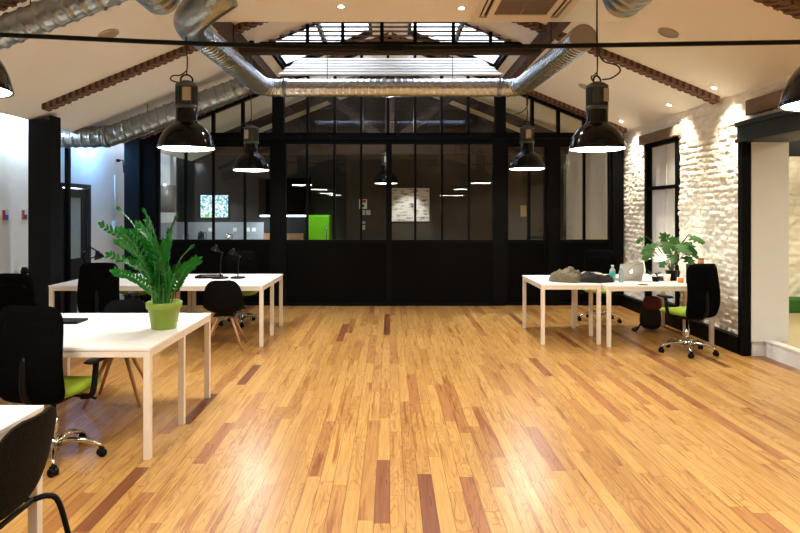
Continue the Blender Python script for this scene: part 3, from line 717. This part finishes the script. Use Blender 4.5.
OC = make_office()
oc = [(-2.235, 4.12, -.13, 'black mesh office chair with lime seat, large at the near desk'),
      (-3.36, 7.36, .05, 'black high-backed office chair seen from behind, left of the green plant leaves'),
      (-3.62, 5.66, PI-.2, 'black office chair at the far left edge below the wall posters'),
      (-2.17, 9.06, PI+.25, 'black office chair with lime seat tucked behind the desk with two reading lamps'),
      (-3.66, 9.12, PI-.2, 'black office chair with lime seat behind the desk block, beyond the pot plant'),
      (3.46, 7.22, .33, 'black office chair with lime seat and chrome base near the brick wall'),
      (3.14, 9.30, PI-.35, 'black office chair behind the jackets, in front of the black partition')]
for i, (x, y, r, lab) in enumerate(oc): place(OC, i, (x, y, 0), r, lab, 'black office chairs')

# ------------------------------------------------------------ shell chairs
def shell_mesh(M=None, w=.46, extra=.0):
    """one-piece bucket shell: runs from seat front to back top; faces +y"""
    prof = [(.22, .425), (.20, .445), (.12, .445), (.02, .435), (-.08, .432), (-.15, .445), (-.20, .49), (-.225, .56), (-.245, .66), (-.262, .76), (-.272, .82), (-.276, .84)]
    W_ = [.15, .20, .225, .235, .235, .238, .24, .238, .225, .195, .145, .08]
    side = [.0, .01, .02, .045, .07, .085, .08, .065, .05, .035, .02, .01]
    P = smooth_path([(0, a, b) for a, b in prof], 3); n = len(P); m = 14; mb = MB(); top = []; bot = []
    for i, p in enumerate(P):
        f = i/(n-1)*(len(W_)-1); k = min(int(f), len(W_)-2); fr_ = f-k; wd_ = W_[k]*(1-fr_)+W_[k+1]*fr_; sd = side[k]*(1-fr_)+side[k+1]*fr_
        a = P[max(0, i-1)]; b = P[min(n-1, i+1)]; t_ = (b-a).normalized(); nr = Vector((0, t_.z, -t_.y))
        if nr.z < 0 and i < n/2: nr = -nr
        if i >= n/2 and nr.y < 0: nr = -nr
        for j in range(m+1):
            u = 2*j/m-1; q = p+Vector((u*wd_*w/.46, 0, 0))+nr*sd*abs(u)**2.2
            top.append(q); bot.append(q-nr*.012)
    K = len(top); fs_ = []
    for i in range(n-1):
        for j in range(m):
            a = i*(m+1)+j; fs_ += [(a, a+1, a+m+2, a+m+1), (K+a, K+a+m+1, K+a+m+2, K+a+1)]
    for i in range(n-1):
        for j in (0, m): a = i*(m+1)+j; fs_.append((a, a+m+1, K+a+m+1, K+a))
    for j in range(m):
        for i in (0, n-1): a = i*(m+1)+j; fs_.append((a, a+1, K+a+1, K+a))
    mb.add(top+bot, fs_, True, M); return mb
def make_shell():
    t = thing('shell_chair', '', 'chair')
    shell_mesh().build('shell', mat('matt_black_shell', (7, 7, 7), .6, spec=.08), t)
    MB().box(-.11, .11, -.13, .11, .395, .428, bev=.008).tube([(-.12, -.12, .40), (.12, .10, .40)], .012, 8).tube([(.12, -.12, .40), (-.12, .10, .40)], .012, 8).build('underframe', BPLA, t)
    for sx in (-1, 1):
        for sy in (-1, 1): MB().tube([(sx*.07, sy*.07-.01, .41), (sx*.225, sy*.215, .001)], [.019, .012], 10).build('leg', BEECH, t)
    return t
SC = make_shell()
place(SC, 0, (-2.36, 5.40, 0), PI+.15, 'black shell chair with wooden legs tucked behind the near desk with the plant', 'shell chairs with wooden legs')
place(SC, 1, (-1.99, 7.50, 0), .12, 'black shell chair with wooden legs standing before the far left desk block', 'shell chairs with wooden legs')
# nearest chair with quilted mesh back and tube legs
nc = thing('cantilever_chair', 'dark woven chair with bent tube leg cut off by the bottom left corner', 'chair', (-1.68, 2.47, 0), PI/2)
shell_mesh(w=.50).build('shell', mat('woven_dark', (17, 15, 12), .7, spec=.08, bump=1, bump_s=120, noise_s=60, noise_a=.5), nc)
for s in (-1, 1):
    MB().tube(smooth_path([(s*.17, -.16, .42), (s*.21, -.20, .42), (s*.235, -.235, .38), (s*.245, -.28, .2), (s*.25, -.32, .012)], 5), .012, 10).build('leg', BPLA, nc)
    MB().tube(smooth_path([(s*.17, .12, .42), (s*.21, .16, .42), (s*.225, .19, .38), (s*.235, .22, .2), (s*.24, .24, .012)], 5), .012, 10).build('leg', BPLA, nc)
MB().tube([(-.17, -.16, .42), (.17, -.16, .42)], .011, 8).tube([(-.17, .12, .42), (.17, .12, .42)], .011, 8).tube([(-.17, -.16, .42), (-.17, .12, .42)], .011, 8).tube([(.17, -.16, .42), (.17, .12, .42)], .011, 8).build('seat_frame', BPLA, nc)

# ------------------------------------------------------------ plants
zp = thing('potted_plant', 'bushy bright green pot plant in lime pot on the near desk', 'plant', (-1.745, 4.79, .745))
MB().lathe([(.001, 0), (.088, 0), (.094, .006), (.118, .155), (.128, .157), (.132, .165), (.134, .203), (.128, .207), (.120, .203), (.116, .17), (.001, .168)], 40).build('pot', POTG, zp)
MB().lathe([(.001, .182), (.06, .186), (.119, .178)], 20).build('soil', SOIL, zp)
def leaf(mb, base, d, up, L, W, fold=.25, droop=.15):
    d = d.normalized(); sd = d.cross(up).normalized(); nrm = sd.cross(d); vs_ = []; N = 5
    for i in range(N+1):
        t = i/N; w = W*math.sin(PI*min(1, t*.92+.06))**.8 if i < N else 0
        c_ = base+d*L*t-nrm*droop*L*t*t
        vs_ += [c_-sd*w+nrm*w*fold, c_, c_+sd*w+nrm*w*fold]
    fs_ = []
    for i in range(N): a = i*3; fs_ += [(a, a+1, a+4, a+3), (a+1, a+2, a+5, a+4)]
    mb.add(vs_, fs_, True)
rng = random.Random(4); fol = MB(); stm = MB()
stems = [(-.42, -.05, .62), (-.34, .05, .74), (-.30, -.15, .50), (-.22, .1, .72), (-.18, -.1, .62), (-.10, .05, .64), (-.05, -.15, .50), (.02, .1, .56), (.10, -.1, .50), (.16, .1, .44), (.24, -.05, .36), (.20, .12, .30), (-.36, .12, .34), (-.12, -.22, .34), (.08, -.2, .3), (-.26, -.02, .56), (.0, 0, .42), (-.44, .0, .40), (.12, .02, .66), (-.16, .16, .44)]
for (dx, dy, h) in [(a*.86+.0, b, c*(1.02 if c > .5 else 1)) for a, b, c in stems]+[(a*.6-.04, -b*1.2, c*.8) for a, b, c in stems[:14]]:
    b0 = Vector((rng.uniform(-.05, .05)+dx*.08, rng.uniform(-.04, .04), .18))
    P = smooth_path([b0, b0+Vector((dx*.22, dy*.22, h*.42)), b0+Vector((dx*.6, dy*.6, h*.78)), b0+Vector((dx*1.02, dy, h*.96))], 7)
    stm.tube(P, [.007-.005*i/len(P) for i in range(len(P))], 6)
    n = len(P); NL = 13; ph = rng.uniform(0, PI)
    for k in range(NL):
        f = .22+.78*k/(NL-1); q = f*(n-1); i = min(int(q), n-2); c_ = P[i].lerp(P[i+1], q-i); t_ = (P[i+1]-P[i]).normalized()
        sidev = t_.cross(Vector((math.cos(ph), math.sin(ph), .4))).normalized()
        for s in (-1, 1):
            L = rng.uniform(.052, .07)*(1-.35*abs(f-.55)); d = t_*.75+sidev*s*.9+Vector((0, 0, .12)); leaf(fol, c_, d, t_.cross(sidev)+Vector((0, 0, .3)), L, L*.21, .3, .1)
    leaf(fol, P[-1], (P[-1]-P[-2]), Vector((0, -1, .3)), .06, .015)
stm.build('stems', mat('stem_green', (60, 120, 40), .5), zp); fol.build('foliage', LEAF, zp)

mp = thing('potted_plant', 'split-leaf plant in dark pot on the right desks against the brick wall', 'plant', (3.68, 8.10, .745))
MB().lathe([(.001, 0), (.06, 0), (.075, .12), (.079, .13), (.072, .13), (.001, .115)], 28).build('pot', BPLA, mp)
fol = MB(); stm = MB()
def monstera(mb, base, d, up, R):
    d = d.normalized(); sd = d.cross(up).normalized(); nr = sd.cross(d); pts = []; N = 26
    for i in range(N+1):
        a = -PI+2*PI*i/N; r = R*(1-.22*math.cos(a))*(1 if i % 3 else .58) if .5 < abs(a) < 2.6 else R*(1.15 if abs(a) <= .5 else .75)
        x, y = math.cos(a)*r, math.sin(a)*r*.85
        pts.append(base+d*(R*.8+x)+sd*y+nr*(-.35*(x/R)**2*R*.4-.25*abs(y)))
    c_ = base+d*R*.8; mb.add([c_]+pts, [(0, i+1, i+2) for i in range(N)], True)
for (dx, dy, h, R) in ((-.30, -.05, .38, .075), (-.22, .1, .46, .08), (-.10, -.08, .52, .085), (.02, .02, .58, .09), (.14, -.08, .52, .095), (.20, .05, .42, .09), (.12, -.14, .34, .085), (-.06, -.12, .36, .08), (-.36, .05, .56, .05), (.24, -.02, .58, .08), (-.16, -.1, .26, .06), (.05, -.1, .44, .09), (-.26, -.14, .5, .07), (.0, -.2, .5, .08), (.18, -.16, .6, .07), (-.05, .1, .62, .07)):
    P = smooth_path([(0, 0, .11), (dx*.3, dy*.3, h*.6), (dx*.8, dy*.8, h*.98), (dx, dy, h)], 5); stm.tube(P, .005, 6)
    monstera(fol, P[-1], Vector((dx+.02, dy-.15, -.25+rng.uniform(-.1, .2))), Vector((rng.uniform(-.3, .3), -.5, 1)), R*1.2)
stm.build('stems', mat('stem_green2', (70, 92, 40), .5), mp); fol.build('foliage', LEAF2, mp)
sp = thing('small_plant', 'low dark trailing plant lying beside the silver laptop', 'plant', (3.42, 7.98, .745))
fol = MB()
MB().lathe([(.001, 0), (.04, 0), (.05, .06), (.045, .06), (.001, .05)], 20).build('pot', BPLA, sp)
for k in range(34):
    a = rng.uniform(0, 2*PI); el = rng.uniform(.0, .9); d = Vector((math.cos(a), math.sin(a), el)); b = Vector((0, 0, .055))+d.normalized()*rng.uniform(.02, .10); leaf(fol, b, d, Vector((0, 0, 1)), rng.uniform(.05, .09), .013)
fol.build('foliage', mat('dark_leaf', (30, 52, 34), .45, noise_a=.3), sp)

# ------------------------------------------------------------ desk lamps
def task_lamp(name, label, loc, rz, shm=BPLA, h1=.26, reach=.22, lit=False, base_r=.085, hs=1.15):
    t = thing(name, label, 'desk lamp', loc, rz)
    MB().lathe([(.001, 0), (base_r, 0), (base_r, .012), (base_r-.01, .02), (.012, .024), (.001, .024)], 28).build('base', shm if not lit else INNER, t)
    MB().tube([(0, 0, .02), (.0, 0, h1*.5), (-.02, 0, h1)], .008, 8).tube([(-.02, 0, h1), (reach-.02, 0, h1+.06)], .007, 8).lathe([(.001, -.015), (.014, -.015), (.014, .015), (.001, .015)], 12, T(-.02, 0, h1, 0, PI/2)).build('arm', shm if not lit else INNER, t)
    hd = MB().lathe([(.012*hs, .07*hs), (.022*hs, .07*hs), (.026*hs, .045*hs), (.045*hs, .02*hs), (.058*hs, -.02*hs), (.060*hs, -.022*hs), (.055*hs, -.02*hs), (.042*hs, .018*hs), (.02*hs, .045*hs)], 24, T(reach+.0, 0, h1+.05, 0, 0, -.35)); hd = hd.build('lamp_shade', shm if not lit else INNER, t)
    if lit: MB().lathe([(.001, -.01), (.03, -.006), (.05, .0)], 20, T(reach, 0, h1+.04, 0, 0, -.35)).build('bulb', emis('desk_bulb', (255, 240, 210), 25), hd)
    return t
task_lamp('desk_lamp', 'black articulated desk lamp behind the high-backed office chair', (-4.09, 8.35, .745), 0, h1=.24, reach=.17)
# its tall folding arm
t = bpy.data.objects['desk_lamp']
MB().tube([(-.02, 0, .24), (-.055, 0, .30), (.05, 0, .42), (.17, 0, .35)], .011, 8).build('spring_arm', BPLA, t)
task_lamp('desk_lamp', 'black reading lamp with round base, directly above the shell chair back', (-2.28, 8.33, .745), PI+.1, h1=.34, reach=.07, base_r=.11, hs=.9)
task_lamp('desk_lamp', 'black reading lamp with round base, closer to the far desk end', (-2.05, 8.36, .745), PI-.2, h1=.29, reach=.08, base_r=.10, hs=.85)
wl = task_lamp('desk_lamp', 'lit white desk lamp in front of the leafy plant', (3.42, 8.32, .745), -.1, h1=.24, reach=.2, lit=True, base_r=.06, hs=1.7)
light('gable_fill_light', 'POINT', (0, 11.6, 3.3), 22, (1, .97, .9), .1)  # added fill without a fitting, lifts the kitchen gable slopes and truss
light('desk_lamp_light', 'POINT', (3.63, 8.15, 1.0), 2.5, (1, .8, .5), .04)

# ------------------------------------------------------------ things on the desks
def heap(name, label, cat, loc, sx, sy, h, m, seed, rz=0, n=34):
    vs_ = []; r = random.Random(seed); o3 = Vector((seed*3.1, seed*1.7, 0))
    for j in range(n+1):
        for i in range(n+1):
            u, v = 2*i/n-1, 2*j/n-1; q = (u*u+v*v)**.5; rr = max(abs(u), abs(v)); k = rr/q if q else 1; x, y = u*k, v*k; R = min(1, rr)
            ed = 1+.18*noise.noise(Vector((math.atan2(y, x)*1.2, seed, 0))) 
            f = noise.noise(Vector((x*1.2, y*1.4, 0))+o3)*.4+.42*abs(noise.noise(Vector((x*2.5+y*3, y*6, 1))+o3))+.2*noise.noise(Vector((x*7, y*9, 3))+o3)
            z = h*((1-R**5)**.6*(.62+f)) + (.012 if R < .98 else 0)
            vs_.append((x*sx*ed+.03*f, y*sy*ed, max(.002, z)))
    fs_ = [(j*(n+1)+i, j*(n+1)+i+1, (j+1)*(n+1)+i+1, (j+1)*(n+1)+i) for j in range(n) for i in range(n)]
    mb = MB().add(vs_, fs_, True); mb.add([(p[0]*.97, p[1]*.97, .001) for p in vs_], fs_, True)
    ob = mb.build(name, m, None, label=label, cat=cat); ob.location = loc; ob.rotation_euler.z = rz; return ob
heap('jacket', 'crumpled olive grey jacket on the end desk', 'jacket', (2.27, 7.98, .746), .21, .19, .17, mat('olive_cloth', (104, 94, 74), .9, noise_s=12, noise_a=.3, bump=.5), 3)
heap('jacket', 'crumpled black-brown jacket lying beside the olive one', 'jacket', (2.60, 7.93, .746), .24, .15, .11, mat('dark_cloth', (26, 22, 19), .9, noise_s=12, noise_a=.3, bump=.5), 8)
heap('scarf', 'pale grey cloth behind the dark jacket on the desks', 'scarf', (2.72, 8.45, .746), .2, .10, .07, mat('pale_cloth', (178, 170, 158), .9, noise_a=.2), 12)
def bottle(label, loc, h, r, body, cap, band=None):
    t = thing('bottle', label, 'bottle', loc)
    MB().lathe([(.001, 0), (r*.9, 0), (r, .01), (r, h*.62), (r*.9, h*.7), (r*.42, h*.84), (r*.38, h*.93), (.001, h*.93)], 20).build('body', body, t)
    MB().lathe([(.001, h*.92), (r*.46, h*.92), (r*.46, h), (.001, h)], 16).build('cap', cap, t)
    if band: MB().lathe([(r*1.02, h*.2), (r*1.02, h*.55)], 20).build('paper_label', band, t)
    return t
PL = mat('clear_plastic', (190, 205, 205), .1, noise_a=.02); PL.node_tree.nodes['Principled BSDF'].inputs['Transmission Weight'].default_value = .6
bottle('plastic bottle with teal label beside the laptop', (2.90, 8.08, .745), .20, .038, PL, mat('cap_white', (230, 230, 225), .4), mat('teal', (40, 170, 160), .5))
bottle('clear plastic bottle in front of the teal one', (2.93, 7.86, .745), .20, .03, PL, mat('cap_blue', (150, 190, 210), .4))
lp = thing('laptop', 'open silver laptop seen from behind with white glowing emblem', 'laptop', (3.12, 8.05, .745), .1)
SILV = mat('silver_alu', (176, 174, 168), .35, .6)
MB().box(-.16, .16, 0, .22, 0, .014, bev=.004).build('base', SILV, lp)
MB().box(-.16, .16, -.004, .004, 0, .215, T(0, .0, .012, 0, .22), bev=.003).build('lid', SILV, lp); lid_ = [k for k in kids(lp) if k.name.startswith('lid')][0]
emb = []
for k in range(24):
    a = 2*PI*k/24; r = .019*(1-.10*abs(math.cos(a))**8*(1 if math.sin(a+PI/2) > 0 else 0)); x, z_ = r*math.cos(a), r*math.sin(a)*1.02
    if -.5 < a-2*PI*(a > PI) < .5: x = .012+.0*(x)
    if abs(a-PI/2) < .2: z_ -= .004
    emb.append((x, z_))
MB().prism(emb, -.001, T(0, .0, .012, 0, .22) @ T(0, -.0045, .11)).prism([(0, .021), (.005, .024), (.010, .032), (.003, .030)], -.001, T(0, .0, .012, 0, .22) @ T(0, -.0045, .11)).build('emblem', emis('emblem_glow', (255, 255, 250), 3), lid_)
MB().box(3.30, 3.62, 7.56, 7.78, .745, .757, bev=.003).build('notebook', mat('paper_white', (226, 224, 216), .6), None, label='flat white notebook near the front edge of the laptop desk', cat='notebook')
MB().box(3.05, 3.15, 7.56, 7.63, .745, .753, bev=.003).build('phone', BPLA, None, label='small black phone lying at the desk edge before the laptop', cat='phone')
MB().box(3.50, 3.62, 8.02, 8.12, .745, .80, bev=.005).build('small_box', mat('navy_card', (34, 52, 110), .6), None, label='small dark blue box behind the white notebook', cat='box')
MB().lathe([(.001, 0), (.03, 0), (.036, .07), (.033, .07), (.001, .06)], 20, T(3.62, 7.72, .745)).build('cup', mat('orange_cup', (226, 120, 40), .5), None, label='orange cup next to the black office chair back', cat='cup')
MB().lathe([(.001, 0), (.036, 0), (.045, .10), (.042, .10), (.001, .09)], 20, T(3.52, 7.88, .745)).build('cup', mat('white_cup', (235, 230, 215), .4), None, label='white cup below the lit desk lamp', cat='cup')
MB().box(3.72, 3.9, 7.60, 7.80, .745, .99, bev=.01).build('storage_box', BPLA, None, label='black storage box hidden behind the office chair back', cat='box')
j = thing('jar', 'tan wooden jar with lid standing on the black storage box', 'jar', (3.86, 7.70, .99))
MB().lathe([(.001, 0), (.036, 0), (.038, .006), (.036, .06), (.001, .06)], 20).build('body', mat('tan_wood', (186, 140, 92), .5), j)
MB().lathe([(.001, .06), (.038, .06), (.038, .075), (.001, .078)], 20).build('lid', mat('tan_dark', (140, 100, 66), .5), j)
# backpack on the floor
bp = thing('backpack', 'black and maroon backpack slumped on the floor under the desks', 'backpack', (3.62, 8.62, 0), -.3)
MB().pad(.32, .44, .22, 16, 3, lambda x, z: .05*z+.02*math.sin(x*14+z*9), T(0, 0, .23, 0, -.12), taper=.3).build('body', mat('pack_black', (18, 16, 16), .8, bump=.6, bump_s=20), bp)
MB().pad(.24, .2, .12, 10, 3, None, T(.02, -.06, .38, 0, -.4)).build('top_flap', mat('pack_maroon', (96, 30, 32), .8, bump=.5), bp)
MB().tube(smooth_path([(-.12, -.12, .12), (-.2, -.2, .02), (-.24, -.1, .012), (-.16, -.02, .03)], 5), .012, 8).build('strap', BPLA, bp)
# left block things
MB().box(-2.75, -2.5, 4.95, 5.14, .745, .765, T(0, 0, 0), bev=.004).build('notebook', BPLA, None, label='closed black notebook beside the big office chair back', cat='notebook')
tr_ = thing('paper_tray', 'flat black tray of papers on the desk beyond the pot plant', 'tray', (-2.62, 8.32, .745))
MB().box(0, .32, 0, .24, 0, .006).box(0, .32, 0, .006, 0, .03).box(0, .32, .234, .24, 0, .03).box(0, .006, 0, .24, 0, .03).box(.314, .32, 0, .24, 0, .03).build('tray', BPLA, tr_)
MB().box(.03, .27, .02, .2, .006, .014).build('papers', mat('paper_grey', (150, 148, 144), .7), tr_)
MB().box(-2.98, -2.78, 8.30, 8.42, .745, .757, bev=.003).build('keyboard', BPLA, None, label='small black keyboard left of the paper tray', cat='keyboard')
MB().box(-3.75, -3.5, 8.6, 8.85, 0, .32, bev=.01).build('carton', mat('cardboard', (150, 110, 76), .8), None, label='brown cardboard carton under the far left desks', cat='box')
# posters, extinguisher on the left wall
for y, z0, c1, c2, lab in ((8.05, 1.52, (190, 50, 60), (60, 90, 170), 'small red and blue safety notice on the white wall, at the very left'), (8.47, 1.52, (170, 60, 60), (70, 80, 70), 'small red and grey safety notice beside the dark post')):
    p = MB().box(-5.0, -4.992, y-.065, y+.065, z0, z0+.15).build('safety_notice', mat('notice_white%d' % int(y*100), (205, 205, 215), .5), None, label=lab, cat='sign', group='safety notices')
    MB().box(-4.993, -4.989, y-.058, y-.005, z0+.015, z0+.14).build('red_field', mat('red%d' % c1[0], c1, .5), p)
    MB().box(-4.993, -4.989, y+.0, y+.058, z0+.015, z0+.08).build('lower_field', mat('blu%d' % c2[0], c2, .5), p)
ex = thing('fire_extinguisher', 'red fire extinguisher with black top on the white wall beside the post', 'fire extinguisher', (-4.89, 8.29, .32))
MB().lathe([(.001, 0), (.055, 0), (.065, .015), (.065, .42), (.05, .47), (.025, .49), (.001, .49)], 24).build('cylinder', mat('extinguisher_red', (150, 24, 28), .3), ex)
MB().lathe([(.001, .48), (.04, .49), (.045, .53), (.03, .58), (.001, .58)], 16).tube([(0, 0, .53), (.08, 0, .57)], .01, 6).build('valve', BPLA, ex)
MB().tube(smooth_path([(.04, 0, .52), (.1, 0, .45), (.085, .02, .25), (.07, .02, .2)], 5), .01, 8).build('hose', BPLA, ex)
MB().box(-.11, -.06, -.03, .03, .2, .4).build('bracket', BPLA, ex)
# white cable box on left wall
cb_ = thing('socket_box', 'white electrical box with vertical conduit on the blue-lit wall', 'electrical box', (-4.97, 11.2, 1.30))
MB().box(-.03, .03, -.07, .07, 0, .17, bev=.008).build('box', WHITE, cb_)
MB().tube([(0, 0, .17), (0, 0, 1.0)], .012, 8).build('conduit', WHITE, cb_)
spk = thing('camera_mount', 'small black wall fitting high on the blue-lit wall', 'wall fitting', (-4.95, 11.35, 2.55))
MB().box(-.05, .0, -.03, .03, 0, .05).tube([(0, 0, .03), (.06, 0, .03), (.08, 0, -.2)], .012, 8).build('arm', BPLA, spk)

# ------------------------------------------------------------ kitchen behind the glass
kb = thing('kitchen_counter', 'dark kitchen base units with white worktop along the far wall', 'kitchen counter', (0, 0, 0))
MB().box(-4.98, -2.2, YK-.62, YK-.02, .0, .90).build('base_units', PANELM, kb)
MB().box(-4.98, -2.2, YK-.64, YK-.0, .90, .94).build('worktop', mat('worktop', (225, 225, 220), .3), kb)
struct('trim_17', MB().box(-4.99, -2.95, YK-.015, YK, .94, 1.39).box(-5.0, -4.985, 12.5, YK, .94, 1.39), mat('grey_tiles', (150, 156, 160), .35, noise_s=30, noise_a=.12))
wp = MB().box(-2.94, -2.02, YK-.05, YK-.005, .94, 1.13).build('chopping_board', mat('oak_block', (150, 104, 70), .6), None, label='long brown wooden board standing at the worktop end', cat='board')
for k, x in enumerate((-4.20, -3.62, -3.32, -3.18)):
    MB().box(x-.045, x+.045, YK-.028, YK-.015, 1.17, 1.26, bev=.004).build('wall_socket', mat('socket_white', (225, 225, 225), .4), None, label=('white wall socket above the worktop behind the glass, '+['leftmost of four', 'second from the left', 'third from the left', 'nearest the wooden board'][k]), cat='socket', group='kitchen sockets')
hd = thing('extractor_hood', 'grey-beige cylindrical extractor hood with lamp over the kitchen corner', 'extractor hood', (-4.72, 13.1, 1.62))
MB().lathe([(.001, 0), (.19, 0), (.19, .55), (.17, .57), (.001, .57)], 32).build('drum', mat('hood_beige', (148, 142, 130), .4, .3), hd)
MB().box(-.11, .11, -.11, .11, .57, 1.3).build('chimney', WHITE, hd)
MB().lathe([(.001, 0), (.03, 0), (.03, .03), (.001, .03)], 16, T(.03, -.2, .56)).build('lamp', emis('hood_lamp_glow', (255, 250, 240), 2), hd)
st = thing('shelf_light', 'white light strip fixed under dark wall cabinets', 'light', (-2.38, YK-.36, 1.52))
MB().box(-.58, .58, -.02, .02, .0, .035).build('tube', emis('cool_strip', (225, 240, 255), 6), st)
cab = thing('wall_cabinet', 'dark wall cabinets over the light strip', 'cabinet', (0, 0, 0))
MB().box(-3.0, -1.8, YK-.38, YK-.02, 1.56, 2.4, bev=.01).build('body', PANELM, cab)
MB().box(-2.405, -2.395, YK-.39, YK-.38, 1.58, 2.38).build('door_gap', BLACKM, cab)
light('kitchen_strip', 'AREA', (-2.9, YK-.36, 1.50), 4, (.85, .93, 1), .3)
light('kitchen_strip', 'AREA', (-4.0, YK-.40, 1.9), 5, (.85, .93, 1), .3)
light('kitchen_hood', 'POINT', (-4.4, 12.4, 2.2), 4, (.8, .9, 1), .05)
fd = thing('fridge', 'bright lime green fridge cabinet behind the glass', 'fridge', (-1.60, 14.05, 0))
GF = mat('lime_gloss', (120, 200, 20), .25)
MB().box(-.25, .25, -.25, .3, .05, 1.56, bev=.015).build('body', GF, fd)
MB().box(-.24, .24, -.285, -.255, .08, 1.53, bev=.01).build('door', GF, fd); fdo = [k for k in kids(fd) if k.name.startswith('door')][0]
MB().tube([(.19, -.29, .9), (.19, -.32, .92), (.19, -.32, 1.3), (.19, -.29, 1.32)], .01, 8).build('door_handle', CHROME, fdo)
light('fridge_spot', 'SPOT', (-1.6, 13.0, 2.7), 45, (.8, 1, .6), .05, (.62, 0, 0), .6, .5)
# backlit picture of blossoms
def screen_mat():
    m = bpy.data.materials.new('blossom_picture'); m.use_nodes = True; n = m.node_tree.nodes; L = m.node_tree.links; n.clear()
    o = n.new('ShaderNodeOutputMaterial'); e = n.new('ShaderNodeEmission'); tc = n.new('ShaderNodeTexCoord'); v = n.new('ShaderNodeTexVoronoi'); v.inputs['Scale'].default_value = 22
    r = n.new('ShaderNodeValToRGB'); r.color_ramp.elements[0].color = lin((235, 250, 250)); r.color_ramp.elements[1].color = lin((70, 150, 170)); r.color_ramp.elements[0].position = .35; r.color_ramp.elements[1].position = .75
    L.new(tc.outputs['Object'], v.inputs['Vector']); L.new(v.outputs['Distance'], r.inputs[0]); L.new(r.outputs[0], e.inputs[0]); e.inputs[1].default_value = .9; L.new(e.outputs[0], o.inputs[0]); return m
pc = thing('backlit_picture', 'glowing white and cyan blossom picture on the kitchen wall', 'picture', (-4.10, YK-.03, 1.48))
MB().box(-.34, .34, 0, .03, 0, .56).build('frame', BLACKM, pc)
MB().box(-.32, .32, -.004, 0, .02, .54).build('picture_face', screen_mat(), pc)
MB().box(-.22, -.12, -.007, -.004, .03, .09).box(-.08, -.0, -.007, -.004, .03, .08).build('green_motif', emis('green_glow', (110, 230, 40), .6), pc)
# framed print on concrete wall
struct('wall_concrete', MB().box(-1.0, 4.08, YK-.14, YK-.0, 0, 3.0).box(-1.0, -.2, YK-.22, YK-.14, 0, 3.0), CONC)
def print_mat():
    m = bpy.data.materials.new('landscape_print'); m.use_nodes = True; n = m.node_tree.nodes; L = m.node_tree.links; b = n['Principled BSDF']
    tc = n.new('ShaderNodeTexCoord'); mp_ = n.new('ShaderNodeMapping'); mp_.inputs['Scale'].default_value = (4, 1, 16); nz = n.new('ShaderNodeTexNoise'); nz.inputs['Scale'].default_value = 1.2; nz.inputs['Detail'].default_value = 6
    r = n.new('ShaderNodeValToRGB'); r.color_ramp.elements[0].color = lin((110, 108, 104)); r.color_ramp.elements[1].color = lin((232, 230, 224)); r.color_ramp.elements[0].position = .36; r.color_ramp.elements[1].position = .5
    L.new(tc.outputs['Object'], mp_.inputs[0]); L.new(mp_.outputs[0], nz.inputs['Vector']); L.new(nz.outputs['Fac'], r.inputs[0]); L.new(r.outputs[0], b.inputs['Base Color']); return m
fp = thing('framed_print', 'grey pencil-like landscape print on the wall behind the glass doors', 'picture', (.45, YK-.18, 1.41))
MB().box(-.46, .46, 0, .03, 0, .77).build('frame', mat('frame_pale', (210, 208, 200), .5), fp)
MB().box(-.44, .44, -.004, 0, .02, .75).build('print', print_mat(), fp)
light('print_spot', 'SPOT', (.45, 13.0, 2.9), 75, (1, .97, .9), .04, (.72, 0, 0), .55, .5)
light('wall_fill_spot', 'SPOT', (2.4, 13.2, 2.9), 14, (1, .85, .65), .04, (.4, 0, 0), 1.3, .6)
light('wall_fill_spot', 'SPOT', (3.3, 12.2, 2.9), 480, (.95, 1, .92), .04, (0, .45, 0), 1.6, .6)  # added spot without a fitting, brightens the wall behind the right panes
# alarm panel and cards
ap = thing('alarm_panel', 'red and white call point above small wall cards behind the glass', 'alarm', (-.62, YK-.23, 1.50))
MB().box(-.09, .09, -.02, 0, .2, .42).build('plate', mat('alarm_white', (215, 225, 215), .5), ap)
MB().box(-.07, .07, -.026, -.02, .34, .41).build('red_bar', mat('alarm_red', (200, 40, 40), .5), ap)
MB().lathe([(.001, 0), (.03, 0), (.03, .01), (.001, .01)], 16, T(0, -.02, .27, 0, PI/2)).build('button', BPLA, ap)
for k, (x, z0) in enumerate(((-.62, 1.56), (-.50, 1.56), (-.62, 1.36), (-.62, 1.22))):
    MB().box(x-.05, x+.05, YK-.235, YK-.222, z0, z0+(.11 if k != 2 else .05)).build('wall_card', mat('card_white', (190, 190, 180), .5), None, label='small pale wall card under the call point, '+['top left of four', 'top right of four', 'thin middle one', 'lowest of four'][k], cat='sign', group='wall cards')
MB().box(3.02, 3.16, YK-.16, YK-.14, 1.52, 1.78, bev=.005).build('wall_intercom', mat('brass_plate', (196, 176, 120), .4, .4), None, label='cream intercom plate on the dark wall behind the right glass panes', cat='intercom')
# kettle and coffee things on worktop
for k, (x, r, h, m, lab, nm) in enumerate(((-3.72, .07, .20, CHROME, 'silver kettle on the kitchen worktop', 'kettle'), (-4.33, .08, .25, BPLA, 'black coffee machine on the kitchen worktop', 'coffee_machine'), (-4.7, .06, .2, mat('glass_jar', (200, 205, 200), .2), 'pale jar in the kitchen corner', 'jar'))):
    t = thing(nm, lab, nm.replace('_', ' '), (x, YK-.3, .94))
    MB().lathe([(.001, 0), (r, 0), (r*1.02, h*.1), (r*.8, h*.8), (r*.5, h*.92), (.001, h*.92)], 24).build('body', m, t)
    MB().lathe([(.001, h*.92), (r*.3, h*.92), (r*.25, h), (.001, h)], 12).tube(smooth_path([(r*.8, 0, h*.85), (r*1.5, 0, h*.8), (r*1.4, 0, h*.3), (r*.9, 0, h*.2)], 4), .008, 6).build('handle', BPLA, t)
